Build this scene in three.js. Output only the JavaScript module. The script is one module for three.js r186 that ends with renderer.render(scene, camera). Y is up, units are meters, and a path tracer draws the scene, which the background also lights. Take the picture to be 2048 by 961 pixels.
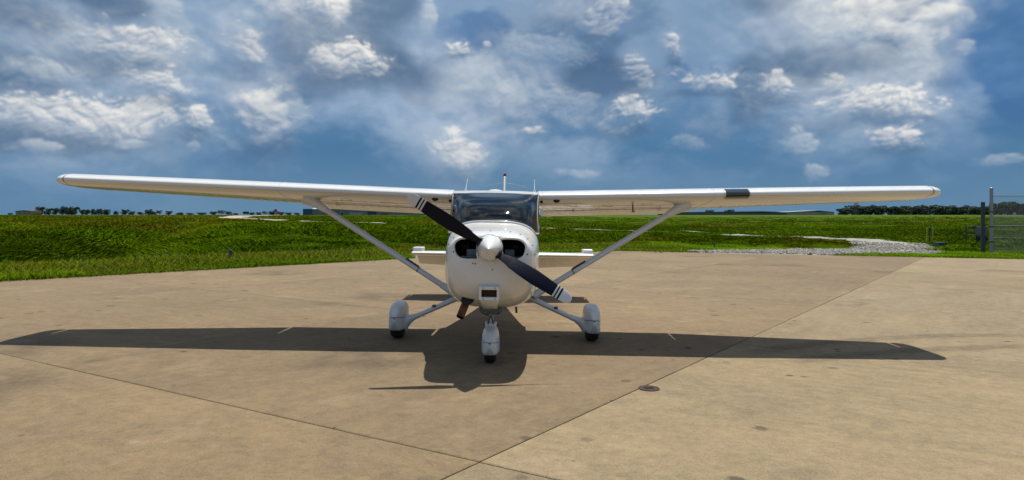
import * as THREE from 'three';
import { mergeGeometries, mergeVertices, toCreasedNormals } from 'three/addons/utils/BufferGeometryUtils.js';
import { RoundedBoxGeometry } from 'three/addons/geometries/RoundedBoxGeometry.js';
import { ImprovedNoise } from 'three/addons/math/ImprovedNoise.js';
import { Brush, Evaluator, SUBTRACTION } from 'three-bvh-csg';

// ---------------------------------------------------------------- camera, sky, sun, exposure
const scene = new THREE.Scene();
const EYE = 1.62;                                   // metres above the apron
const camera = new THREE.PerspectiveCamera(37.26, 2048 / 961, 0.1, 9000);
camera.position.set(0, EYE, 0);
camera.setViewOffset(2048, 961, 0, 50.5, 2048, 961);
scene.add(camera);
const renderer = new THREE.WebGLRenderer({ antialias: true });
renderer.toneMapping = THREE.LinearToneMapping;
renderer.toneMappingExposure = 1.0;
renderer.shadowMap.enabled = true;

const sun = new THREE.DirectionalLight(new THREE.Color(1, 0.955, 0.87), 5.0);
sun.name = 'sun';
const SUN_DIR = new THREE.Vector3(0.155, 1, -0.31).normalize();
sun.position.copy(SUN_DIR).multiplyScalar(60).add(new THREE.Vector3(0, 0, -12));
sun.target.position.set(0, 0, -12);
sun.castShadow = true;
sun.shadow.mapSize.set(4096, 4096);
Object.assign(sun.shadow.camera, { left: -40, right: 40, top: 40, bottom: -40, near: 1, far: 160 });
scene.add(sun, sun.target);

function rng(seed) {
  let s = seed >>> 0;
  return () => { s = (s + 0x6D2B79F5) | 0; let t = Math.imul(s ^ (s >>> 15), 1 | s); t = (t + Math.imul(t ^ (t >>> 7), 61 | t)) ^ t; return ((t ^ (t >>> 14)) >>> 0) / 4294967296; };
}
const clamp = (x, a = 0, b = 1) => Math.min(b, Math.max(a, x));
const lerp = (a, b, t) => a + (b - a) * t;
const smooth = (a, b, x) => { const t = clamp((x - a) / (b - a)); return t * t * (3 - 2 * t); };
const lin = (c) => { c /= 255; return c <= 0.04045 ? c / 12.92 : Math.pow((c + 0.055) / 1.055, 2.4); };
const L3 = (r, g, b) => [lin(r), lin(g), lin(b)];
const P = new ImprovedNoise();
function fbm(x, y, z, oct) { let s = 0, a = 0.5, n = 0; for (let i = 0; i < oct; i++) { s += a * P.noise(x, y, z); n += a; a *= 0.5; x = x * 2.03 + 11.3; y = y * 2.03 + 4.7; z = z * 2.03 + 7.9; } return s / n; }
function billow(x, y, z, oct) { let s = 0, a = 0.5, n = 0; for (let i = 0; i < oct; i++) { s += a * (3.2 * Math.abs(P.noise(x, y, z)) - 0.75); n += a; a *= 0.58; x = x * 2.07 + 3.1; y = y * 2.07 + 9.2; z = z * 2.07 + 5.3; } return s / n; }

// Broken cumulus sky: each entry is a cloud at azimuth, elevation (degrees, 0 = the way the apron is seen), half width, half height, kind, density, softness of its edge
const CLOUDS = [
[-31.8,12.6,8.8,4.5,'g',0.95,0.55], [-21.4,13.1,5.6,4.6,'h',0.75,0.70], [-0.2,10.3,6.8,5.0,'g',0.80,0.60], [6.0,14.6,6.1,4.3,'g',0.95,0.55], [16.4,11.1,4.2,7.2,'h',0.60,0.70],
[23.9,13.2,7.7,4.8,'g',0.95,0.55], [25.9,6.8,7.4,3.2,'h',0.75,0.70], [26.0,3.8,2.6,3.4,'h',0.60,0.60], [-30.2,3.6,9.3,3.9,'h',0.50,0.80], [-19.6,7.7,3.4,3.9,'h',0.80,0.50],
[-4.6,5.4,3.6,3.4,'h',0.55,0.70], [5.6,4.2,3.4,2.2,'h',0.40,0.70], [-11.2,7.0,5.4,3.1,'h',0.35,0.80], [-31.2,11.1,7.6,2.6,'w',0.55,0.80], [-30.1,11.5,5.1,1.2,'w',0.50,0.80],
[0.8,10.1,7.4,4.1,'w',0.50,0.85], [5.2,15.0,4.6,2.4,'w',0.50,0.80], [26.2,11.8,6.3,4.6,'w',0.55,0.85], [27.1,8.3,4.4,2.6,'w',0.45,0.80], [-15.3,15.5,4.8,2.5,'w',0.50,0.80],
[-18.5,7.9,2.7,3.7,'w',0.40,0.70], [-32.6,2.7,5.7,1.7,'h',0.50,0.80], [-10.0,7.1,5.1,1.9,'h',0.60,0.80], [14.0,6.8,3.8,2.9,'h',0.55,0.70], [31.4,4.1,1.9,3.7,'h',0.60,0.60],
[12.8,2.3,5.7,2.0,'h',0.40,0.80], [15.5,6.0,2.2,1.7,'g',0.50,0.60], [-23.4,6.1,2.5,2.4,'h',0.50,0.70], [-34.1,12.7,3.2,1.1,'d',0.75,0.60], [-29.2,14.7,2.3,1.3,'d',0.75,0.50],
[-35.8,9.1,3.7,1.7,'d',0.80,0.55], [-29.2,10.7,3.2,1.4,'d',0.40,0.60], [-12.2,11.5,6.9,3.0,'D',0.95,0.50], [-9.7,15.5,3.9,3.2,'d',0.90,0.40], [-2.4,14.1,3.0,2.2,'b',0.75,0.50],
[7.3,10.6,3.1,2.6,'D',0.85,0.60], [20.0,16.2,3.4,1.7,'d',0.60,0.50], [22.6,11.4,4.1,1.7,'d',0.85,0.45], [18.3,9.1,2.0,3.0,'d',0.75,0.45], [35.9,10.3,4.9,7.0,'b',0.95,0.35],
[12.5,10.5,1.1,1.1,'b',0.60,0.50], [-34.4,5.3,6.2,1.0,'D',0.85,0.40], [5.4,15.0,3.2,1.3,'d',0.35,0.60], [-28.4,12.0,3.1,1.7,'W',0.80,0.50], [-33.8,9.7,2.9,0.8,'w',0.60,0.60],
[-32.0,6.9,7.7,1.6,'W',0.95,0.35], [-26.2,9.2,1.7,1.1,'W',0.70,0.45], [-23.9,6.9,1.1,1.0,'W',0.85,0.30], [-25.9,15.0,1.1,1.2,'w',0.60,0.50], [-33.5,4.8,1.7,0.5,'w',0.70,0.45],
[-28.4,5.2,1.2,0.4,'w',0.70,0.45], [-24.2,4.9,0.5,0.4,'w',0.50,0.50], [-20.7,12.5,1.3,1.6,'W',0.80,0.40], [-18.6,7.6,2.1,2.6,'W',0.85,0.35], [-15.6,15.6,3.9,2.4,'W',0.90,0.40],
[-14.9,15.9,2.1,1.4,'W',0.70,0.40], [-12.6,11.9,2.7,1.4,'W',0.90,0.35], [-6.2,15.2,0.6,1.5,'w',0.70,0.50], [-4.3,13.1,0.9,0.6,'W',0.90,0.30], [-2.0,13.3,0.4,0.3,'W',0.80,0.30],
[-3.0,10.3,2.8,2.3,'w',0.70,0.60], [0.0,8.8,3.0,2.4,'w',0.75,0.55], [3.8,8.6,2.4,1.8,'w',0.70,0.55], [3.0,12.8,4.0,1.7,'w',0.70,0.60], [7.8,15.5,1.6,1.8,'W',0.75,0.50],
[1.3,6.7,1.1,0.3,'W',0.70,0.40], [-4.2,5.1,2.0,1.7,'W',0.85,0.40], [9.7,11.0,0.9,1.6,'W',0.85,0.40], [9.3,7.7,1.9,1.3,'W',0.90,0.35], [12.5,12.8,0.5,1.2,'W',0.85,0.35],
[14.9,9.8,2.4,0.8,'W',0.80,0.45], [20.4,9.8,1.2,1.2,'W',0.80,0.45], [24.0,9.6,1.0,0.7,'W',0.80,0.40], [27.7,13.4,3.6,2.5,'W',0.85,0.50], [24.7,13.3,2.7,1.4,'w',0.70,0.60],
[29.5,10.7,1.5,2.0,'w',0.80,0.50], [26.7,7.7,4.0,1.2,'W',0.85,0.45], [28.4,5.3,1.7,0.8,'W',0.95,0.35], [21.8,5.4,1.2,1.1,'w',0.70,0.45], [23.4,3.3,1.0,0.7,'w',0.70,0.45],
[34.1,3.5,1.6,0.5,'w',0.75,0.45], [32.6,11.3,0.7,0.7,'w',0.60,0.40], [32.2,13.1,0.9,0.7,'w',0.60,0.50], [33.0,7.5,1.4,1.8,'h',0.50,0.60], [5.8,3.5,1.6,0.4,'w',0.50,0.50],
[14.0,5.4,1.5,0.8,'w',0.60,0.50], [-16.6,8.0,1.5,1.1,'w',0.50,0.70]
];
const KINDS = {   // shaded side, sunlit side
  W: [L3(106, 134, 168), L3(246, 243, 236)], w: [L3(112, 142, 174), L3(210, 217, 222)], g: [L3(94, 126, 162), L3(188, 200, 212)],
  h: [L3(96, 134, 172), L3(168, 188, 212)], d: [L3(58, 90, 126), L3(104, 130, 158)], D: [L3(42, 78, 118), L3(76, 106, 140)], b: [L3(52, 100, 152), L3(86, 130, 178)],
};
const isWhite = (c) => c[4] === 'W';
function makeSky() {
  const W = 4096, H = 2048, data = new Float32Array(W * H * 4), R = rng(77);
  const clouds = CLOUDS.map((c) => c.slice());
  const mix = 'hgdDbdghdwWbdDbg';
  for (let i = 0; i < 900; i++) {                     // the same sky goes on all round, above and behind
    const az = R() * 360 - 180, el = Math.asin(R()) * 57.3, k = mix[Math.floor(R() * mix.length)], grow = 1 + el / 35, wide = 1 / Math.max(0.25, Math.cos(el / 57.3));
    const rx = (1.5 + R() * R() * 9) * grow * wide, ry = (1.2 + R() * 2.6) * grow;
    if (Math.abs(az) - rx < 39 && el - ry < 19.5) continue;
    clouds.push([az, el, rx, ry, k, 0.5 + 0.45 * R(), 0.35 + 0.3 * R()]);
  }
  const order = 'hgdbDwW';
  const nAuthored = CLOUDS.length;
  const rest = clouds.splice(nAuthored).sort((a, b) => order.indexOf(a[4]) - order.indexOf(b[4]));
  clouds.unshift(...rest);
  // every bright head stands on a greyer, wider body with a darker foot
  for (let i = clouds.length - 1; i >= 0; i--) { const c = clouds[i]; if (c[4] !== 'W' || c[3] < 0.5) continue; const n = c[1] < 4 ? 0.6 : 1; clouds.splice(i, 0, [c[0] - 0.25 * c[2], c[1] - 0.35 * c[3], c[2] * 1.75, c[3] * 1.7, 'w', 0.42 * n, 0.95], [c[0] - 0.2 * c[2], c[1] - 0.95 * c[3], c[2] * 1.25, c[3] * 0.6, 'd', 0.5 * n, 0.8]); }
  const bins = Array.from({ length: 72 }, () => []);
  for (const c of clouds) for (let b = 0; b < 72; b++) {
    const a = b * 5 - 177.5; let dd = Math.abs(a - c[0]); dd = Math.min(dd, 360 - dd);
    if (dd < c[2] * 1.9 + 5) bins[b].push(c);
  }
  const low = L3(104, 139, 167), mid = L3(74, 119, 159), top = L3(134, 160, 190);
  for (let j = 0; j < H; j++) {
    const el = (j + 0.5) / H * 180 - 90;
    if (el < -1) { for (let i = 0; i < W; i++) { const o = (j * W + i) * 4; data[o] = 0.16; data[o + 1] = 0.22; data[o + 2] = 0.26; data[o + 3] = 1; } continue; }
    const ce = Math.cos(el / 57.29578), se = Math.sin(el / 57.29578), step = el > 40 ? 4 : el > 20 ? 2 : 1;
    for (let i = 0; i < W; i++) {
      const o = (j * W + i) * 4;
      const phi = (i + 0.5) / W * 360 - 180;          // atan2(z, x)
      let az = phi + 90; if (az > 180) az -= 360;
      const outside = Math.abs(az) > 42 || el > 21, st = outside ? Math.max(2, step) : 1;
      if (st > 1 && i % st) { const q = o - 4; data[o] = data[q]; data[o + 1] = data[q + 1]; data[o + 2] = data[q + 2]; data[o + 3] = 1; continue; }
      const x = ce * Math.cos(phi / 57.29578), y = se, z = ce * Math.sin(phi / 57.29578);
      const oc = outside ? 4 : 7;
      const ys = y * 1.35;
      const w1 = fbm(x * 7, ys * 7, z * 7, oc), w2 = fbm(x * 7 + 31, ys * 7 + 17, z * 7, oc);
      const wx = x + w1 * 0.03, wy = ys + w2 * 0.03;
      const bil = billow(wx * 12, wy * 12, z * 12, oc), bilUp = billow(wx * 12 + 0.05, wy * 12 + 0.16, z * 12, 3), bilLow = billow(wx * 12, wy * 12, z * 12, 3);
      const rel = clamp((bilLow - bilUp) * 1.1 + (bil - bilLow) * 0.8, -0.5, 0.5);
      const bil2 = outside ? bil : billow(wx * 40 + w2, wy * 46, z * 40 + w1, 4), bil2Up = outside ? bilUp : billow(wx * 40 + w2 + 0.06, wy * 46 + 0.2, z * 40 + w1, 3), rel2 = clamp((bil2 - bil2Up) * 0.6, -0.4, 0.4);
      const broad = fbm(x * 3.2 + 5, ys * 5, z * 3.2, 4), fine = fbm(x * 40, ys * 48, z * 40, outside ? 2 : 4);
      let t = smooth(0, 6, el), r = lerp(low[0], mid[0], t), g = lerp(low[1], mid[1], t), b = lerp(low[2], mid[2], t);
      t = smooth(5, 15, el); r = lerp(r, top[0], t); g = lerp(g, top[1], t); b = lerp(b, top[2], t);
      const hz = clamp(0.52 + broad * 1.7 + fine * 0.6 + bil * 0.12);
      const hk = KINDS.h; t = hz * 0.8 * smooth(1, 9, el);
      r = lerp(r, lerp(hk[0][0], hk[1][0], hz), t); g = lerp(g, lerp(hk[0][1], hk[1][1], hz), t); b = lerp(b, lerp(hk[0][2], hk[1][2], hz), t);
      const list = bins[Math.min(71, Math.floor((az + 180) / 5))];
      for (const c of list) {
        const soft = c[6], warp = Math.min(2.6, 0.4 + 0.38 * Math.min(c[2], c[3] * 1.5));
        let da = az - c[0]; if (da > 180) da -= 360; else if (da < -180) da += 360;
        const dx = (da + w1 * warp * 2.2) / c[2], dy = (el - c[1] + w2 * warp * 1.6) / c[3];
        const flat = dy < 0 ? 1.25 : 1;                // flatter underneath
        const d = Math.sqrt(dx * dx + dy * dy * flat * flat);
        if (d > 1.9) continue;
        const big = smooth(0.8, 3.4, c[3]), lumps = lerp(bil2, bil * 0.85 + bil2 * 0.22, big), relief = lerp(rel2, rel * 0.9 + rel2 * 0.15, big);
        const edge = (isWhite(c) ? soft + 0.1 : soft) * (0.6 + 1.9 * clamp(0.5 - dy * 0.6 - dx * 0.45 + broad * 1.2));   // crisp towards the sun, ragged and thin below
        const isW = c[4] === 'W', lump = isW ? 0.34 : c[4] === 'w' ? 0.2 : c[4] === 'D' ? 0.2 : 0.12;
        const dens = smooth(1.08 + edge * 0.4, 0.98 - edge * 0.62, d - lumps * lump * (1.6 - 0.6 * big) - fine * (isW ? 0.34 : 0.18) * (1.6 - 0.6 * big) + 0.06) * c[5] * (isW ? 0.35 + 0.65 * smooth(-1.0, 0.1, dy + 0.25 * dx) : 1) * (0.9 + 0.25 * broad);
        if (dens <= 0) continue;
        const K = KINDS[c[4]];
        const bright = c[4] === 'W' || c[4] === 'w';
        const body = 1 - Math.exp(-2.2 * Math.max(0, 1.15 - d));
        let lit = isW ? 0.56 + 0.36 * dy + 0.18 * dx + relief * 0.72 + lumps * 0.2 + fine * 0.3 + broad * 0.6 - 0.12 * body : bright ? 0.5 + 0.4 * dy + 0.1 * dx + relief * 0.42 + lumps * 0.08 + broad * 1.0 : 0.42 + 0.32 * dy + relief * 0.26 + broad * 1.3 + fine * 0.15;
        lit = clamp(lit);
        r = lerp(r, lerp(K[0][0], K[1][0], lit), dens); g = lerp(g, lerp(K[0][1], K[1][1], lit), dens); b = lerp(b, lerp(K[0][2], K[1][2], lit), dens);
      }
      // air between the clouds and the eye, thicker near the horizon
      t = smooth(9, -1, el) * 0.42; const dk = smooth(0.15, -0.3, broad) * 0.25;
      r = lerp(r, lerp(low[0], mid[0], 0.5 + dk), t); g = lerp(g, lerp(low[1], mid[1], 0.5 + dk), t); b = lerp(b, lerp(low[2], mid[2], 0.5 + dk), t);
      data[o] = r; data[o + 1] = g; data[o + 2] = b; data[o + 3] = 1;
    }
  }
  // the lower sky is never much darker than the band above it: ease into that
  const band = [[], [], []]; for (let j = Math.ceil(H * 100 / 180); j < H * 110 / 180; j += 2) for (let i = 0; i < W; i += 8) for (let k = 0; k < 3; k++) band[k].push(data[(j * W + i) * 4 + k]);
  const usual = band.map((b) => b.sort((p, q) => p - q)[b.length >> 1]), um = (usual[0] + usual[1] + usual[2]) / 3;
  for (let j = H >> 1; j < H * 107 / 180; j++) { const e = (j + 0.5) / H * 180 - 90, f = 0.605 * um * (1 - smooth(10, 16.5, e)) / um; for (let i = 0; i < W; i++) { const o = (j * W + i) * 4, m = (data[o] + data[o + 1] + data[o + 2]) / 3 / um, add = f - m; if (add > 0) for (let k = 0; k < 3; k++) data[o + k] += add * usual[k]; } }
  const tex = new THREE.DataTexture(data, W, H, THREE.RGBAFormat, THREE.FloatType);
  tex.mapping = THREE.EquirectangularReflectionMapping;
  tex.colorSpace = THREE.LinearSRGBColorSpace; tex.magFilter = tex.minFilter = THREE.LinearFilter; tex.needsUpdate = true;
  return tex;
}
scene.background = makeSky();
scene.environment = scene.background;

// ---------------------------------------------------------------- helpers
const used = {};
function numbered(name) { const n = used[name] = (used[name] ?? -1) + 1; return n ? `${name}_${String(n).padStart(3, '0')}` : name; }
function tag(o, label, category, group, kind) { if (label) o.userData.label = label; if (category) o.userData.category = category; if (group) o.userData.group = group; if (kind) o.userData.kind = kind; return o; }
function mesh(name, geo, material, parent = scene) {
  const m = new THREE.Mesh(geo, material); m.name = parent === scene ? numbered(name) : name; m.castShadow = m.receiveShadow = true; parent.add(m); return m;
}
function thing(name, label, category, pos = [0, 0, 0], turn = 0, group) {
  const o = new THREE.Group(); o.name = numbered(name); o.position.set(...pos); o.rotation.y = turn; scene.add(o); return tag(o, label, category, group);
}
const std = (r, g, b, rough = 0.8, extra = {}) => new THREE.MeshStandardMaterial({ color: new THREE.Color().setRGB(r, g, b), roughness: rough, ...extra });
function box(w, h, d, x = 0, y = 0, z = 0, bevel = 0) { const g = bevel ? new RoundedBoxGeometry(w, h, d, 2, bevel) : new THREE.BoxGeometry(w, h, d); return g.translate(x, y, z); }
function tube(points, r, seg = 16, sides = 8) { return new THREE.TubeGeometry(new THREE.CatmullRomCurve3(points.map((p) => new THREE.Vector3(...p)), false, 'catmullrom', 0.3), seg, r, sides, false); }
function rod(a, b, r0, r1 = r0, sides = 12) {
  const A = new THREE.Vector3(...a), B = new THREE.Vector3(...b), d = B.clone().sub(A);
  return new THREE.CylinderGeometry(r1, r0, d.length(), sides).applyQuaternion(new THREE.Quaternion().setFromUnitVectors(new THREE.Vector3(0, 1, 0), d.normalize())).translate((A.x + B.x) / 2, (A.y + B.y) / 2, (A.z + B.z) / 2);
}
function merged(list) { return mergeGeometries(list.map((g) => (g.index ? g.toNonIndexed() : g)).map((g) => { for (const k of Object.keys(g.attributes)) if (!['position', 'normal', 'uv'].includes(k)) g.deleteAttribute(k); return g; })); }
// closed skin through rings of [x, y, z]; end rings are capped
function loft(rings, { capA = true, capB = true, closed = true } = {}) {
  const n = rings[0].length, pos = [], idx = [];
  for (const r of rings) for (const p of r) pos.push(...p);
  const m = closed ? n : n - 1;
  for (let i = 0; i < rings.length - 1; i++) for (let j = 0; j < m; j++) {
    const a = i * n + j, b = i * n + (j + 1) % n, c = a + n, d = b + n;
    idx.push(a, b, d, a, d, c);
  }
  const g = new THREE.BufferGeometry(); g.setAttribute('position', new THREE.Float32BufferAttribute(pos, 3)); g.setIndex(idx); g.computeVertexNormals();
  const uv = new Float32Array(pos.length / 3 * 2); for (let i = 0; i < pos.length / 3; i++) { uv[2 * i] = pos[3 * i] + pos[3 * i + 2] * 0.7; uv[2 * i + 1] = pos[3 * i + 1] + pos[3 * i + 2] * 0.3; }
  g.setAttribute('uv', new THREE.BufferAttribute(uv, 2));
  const parts = [g.toNonIndexed()];
  for (const [on, r, flip] of [[capA, rings[0], true], [capB, rings[rings.length - 1], false]]) {
    if (!on) continue;
    const c = [0, 0, 0]; for (const p of r) for (let k = 0; k < 3; k++) c[k] += p[k] / n;
    const cp = []; for (let j = 0; j < n; j++) { const a = r[j], b = r[(j + 1) % n]; cp.push(...c, ...(flip ? b : a), ...(flip ? a : b)); }
    const cg = new THREE.BufferGeometry(); cg.setAttribute('position', new THREE.Float32BufferAttribute(cp, 3)); cg.computeVertexNormals();
    cg.setAttribute('uv', new THREE.Float32BufferAttribute(new Float32Array(cp.length / 3 * 2), 2)); parts.push(cg);
  }
  return mergeGeometries(parts);
}
function dataTex(w, h, fn, srgb = true) {
  const d = new Uint8Array(w * h * 4), px = [0, 0, 0, 255];
  for (let j = 0; j < h; j++) for (let i = 0; i < w; i++) { px[3] = 255; fn(i, j, px); const o = (j * w + i) * 4; for (let k = 0; k < 4; k++) d[o + k] = clamp(px[k], 0, 255); }
  const t = new THREE.DataTexture(d, w, h); t.wrapS = t.wrapT = THREE.RepeatWrapping; t.magFilter = THREE.LinearFilter; t.minFilter = THREE.LinearMipmapLinearFilter; t.generateMipmaps = true;
  if (srgb) t.colorSpace = THREE.SRGBColorSpace; t.needsUpdate = true; return t;
}
const toS = (v) => 255 * (v <= 0.0031308 ? v * 12.92 : 1.055 * Math.pow(Math.max(0, v), 1 / 2.4) - 0.055);
// tiling value noise
function tileNoise(size, seed) { const R = rng(seed), v = Float32Array.from({ length: size * size }, () => R() * 2 - 1); return (x, y) => { const xi = Math.floor(x), yi = Math.floor(y), fx = x - xi, fy = y - yi, u = fx * fx * (3 - 2 * fx), w = fy * fy * (3 - 2 * fy), q = (a, b) => v[((b % size) + size) % size * size + ((a % size) + size) % size]; return lerp(lerp(q(xi, yi), q(xi + 1, yi), u), lerp(q(xi, yi + 1), q(xi + 1, yi + 1), u), w); }; }
function tileFbm(seed) { const ns = [4, 8, 16, 32, 64, 128, 256].map((s, i) => [s, tileNoise(s, seed * 31 + i)]); return (u, v, from = 0, to = 6, gain = 0.6) => { let s = 0, a = 1, n = 0; for (let i = from; i < to; i++) { const [k, f] = ns[i]; s += a * f(u * k, v * k); n += a; a *= gain; } return s / n; }; }

// ---------------------------------------------------------------- ground
const SLOPE = -0.0145;                                 // the apron drains to the right
const apronY = (x) => SLOPE * x;
const EDGE = [[-45, -30], [-24, -1.4], [-11.2, 15.6], [-3.6, 25.7], [5.1, 33.5], [22.4, 31.1], [46, 28], [46, -30]];   // x, distance ahead
function outside(x, d) {                               // metres outside the apron (negative inside)
  let best = -1e9;
  for (let i = 0; i < EDGE.length; i++) { const a = EDGE[i], b = EDGE[(i + 1) % EDGE.length], ex = b[0] - a[0], ed = b[1] - a[1], l = Math.hypot(ex, ed); best = Math.max(best, (-(x - a[0]) * ed + (d - a[1]) * ex) / l); }
  return best;
}
function segDist(x, d, a, b) { const ex = b[0] - a[0], ed = b[1] - a[1], t = clamp(((x - a[0]) * ex + (d - a[1]) * ed) / (ex * ex + ed * ed)); return Math.hypot(x - a[0] - ex * t, d - a[1] - ed * t); }
const polyDist = (x, d, p) => { let m = 1e9; for (let i = 0; i < p.length - 1; i++) m = Math.min(m, segDist(x, d, p[i], p[i + 1])); return m; };
const GULLY = [[-18, 27], [-20.5, 34], [-25, 46], [-29, 60], [-36, 82]];
const GRAVEL = [[9.5, 31.6], [13, 34], [17.5, 37], [22.5, 42], [26.2, 49], [28.6, 55], [28.3, 61], [26, 65], [20, 68.3]];
const gravelHalf = (x, d) => (d < 36 ? 2.0 : d < 60 ? 2.3 : lerp(2.0, 0.8, clamp((d - 60) / 8)));
function groundY(x, d) {
  const s = outside(x, d);
  const base = apronY(clamp(x, -30, 30)) - 0.02;
  if (s < -0.6) return base - 0.22;
  const left = smooth(4, -14, x - 0.1 * d);
  let y = base - 0.02;
  const swale = smooth(3, 11, s) * (1 - smooth(16, 42, s));
  y -= left * 0.75 * swale + (1 - left) * 0.16 * swale;
  const g0 = lerp(28, 15, left), g1 = lerp(150, 105, left);
  const rise = smooth(g0, g1, s);
  y = lerp(y, 1.43, rise);
  const gd = polyDist(x, d, GULLY);
  y -= 1.25 * Math.exp(-gd * gd / 9) * smooth(3, 9, s) * (1 - smooth(60, 85, d));
  y += 0.75 * Math.exp(-((x + 17) ** 2 / 80 + (d - 52) ** 2 / 200));          // knoll right of the gully
  const rough = 0.24 * fbm(x * 0.16, d * 0.16, 3.3, 3) + 0.08 * fbm(x * 0.7, d * 0.5, 1.3, 2);
  y += rough * smooth(0.6, 8, s) * (1 - 0.85 * smooth(60, 130, s));
  if (s < 0) y -= 0.22 * smooth(0, -0.6, s);
  return y;
}
{
  const xs = [], ds = [];
  for (let i = -150; i <= 150; i++) { const t = i / 150; xs.push(Math.sign(t) * (60 * Math.abs(t) + 3900 * Math.pow(Math.abs(t), 9))); }
  for (let d = -60; d < 10; d += 10) ds.push(d);
  for (let d = 10; d < 70; d += 0.55) ds.push(d);
  for (let d = 70, st = 0.6; d < 4200; d += st, st *= 1.065) ds.push(d);
  const pos = [], uv = [], idx = [], nx = xs.length;
  for (const d of ds) for (const x of xs) { pos.push(x, groundY(x, d), -d); uv.push(x / 26, d / 26); }
  for (let j = 0; j < ds.length - 1; j++) for (let i = 0; i < nx - 1; i++) { const a = j * nx + i; idx.push(a, a + 1, a + nx + 1, a, a + nx + 1, a + nx); }
  const g = new THREE.BufferGeometry(); g.setAttribute('position', new THREE.Float32BufferAttribute(pos, 3)); g.setAttribute('uv', new THREE.Float32BufferAttribute(uv, 2)); g.setIndex(idx); g.computeVertexNormals();
  const F = tileFbm(3), F2 = tileFbm(8);
  const map = dataTex(1024, 1024, (i, j, p) => {
    const u = i / 1024, v = j / 1024, b = F(u, v, 0, 4), m = F2(u, v, 2, 7, 0.8), dry = smooth(0.12, 0.5, F2(v, u, 0, 3)), k = 1 + 0.32 * b + 0.65 * m;
    p[0] = toS(lerp(0.056, 0.095, dry) * k); p[1] = toS(lerp(0.102, 0.1, dry) * k); p[2] = toS(lerp(0.003, 0.007, dry) * k);
  });
  tag(mesh('grass_field', g, new THREE.MeshPhysicalMaterial({ map, roughness: 1, specularIntensity: 0.1 })), 'rolling green grass field beyond the apron', 'field', null, 'structure');
}

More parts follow.
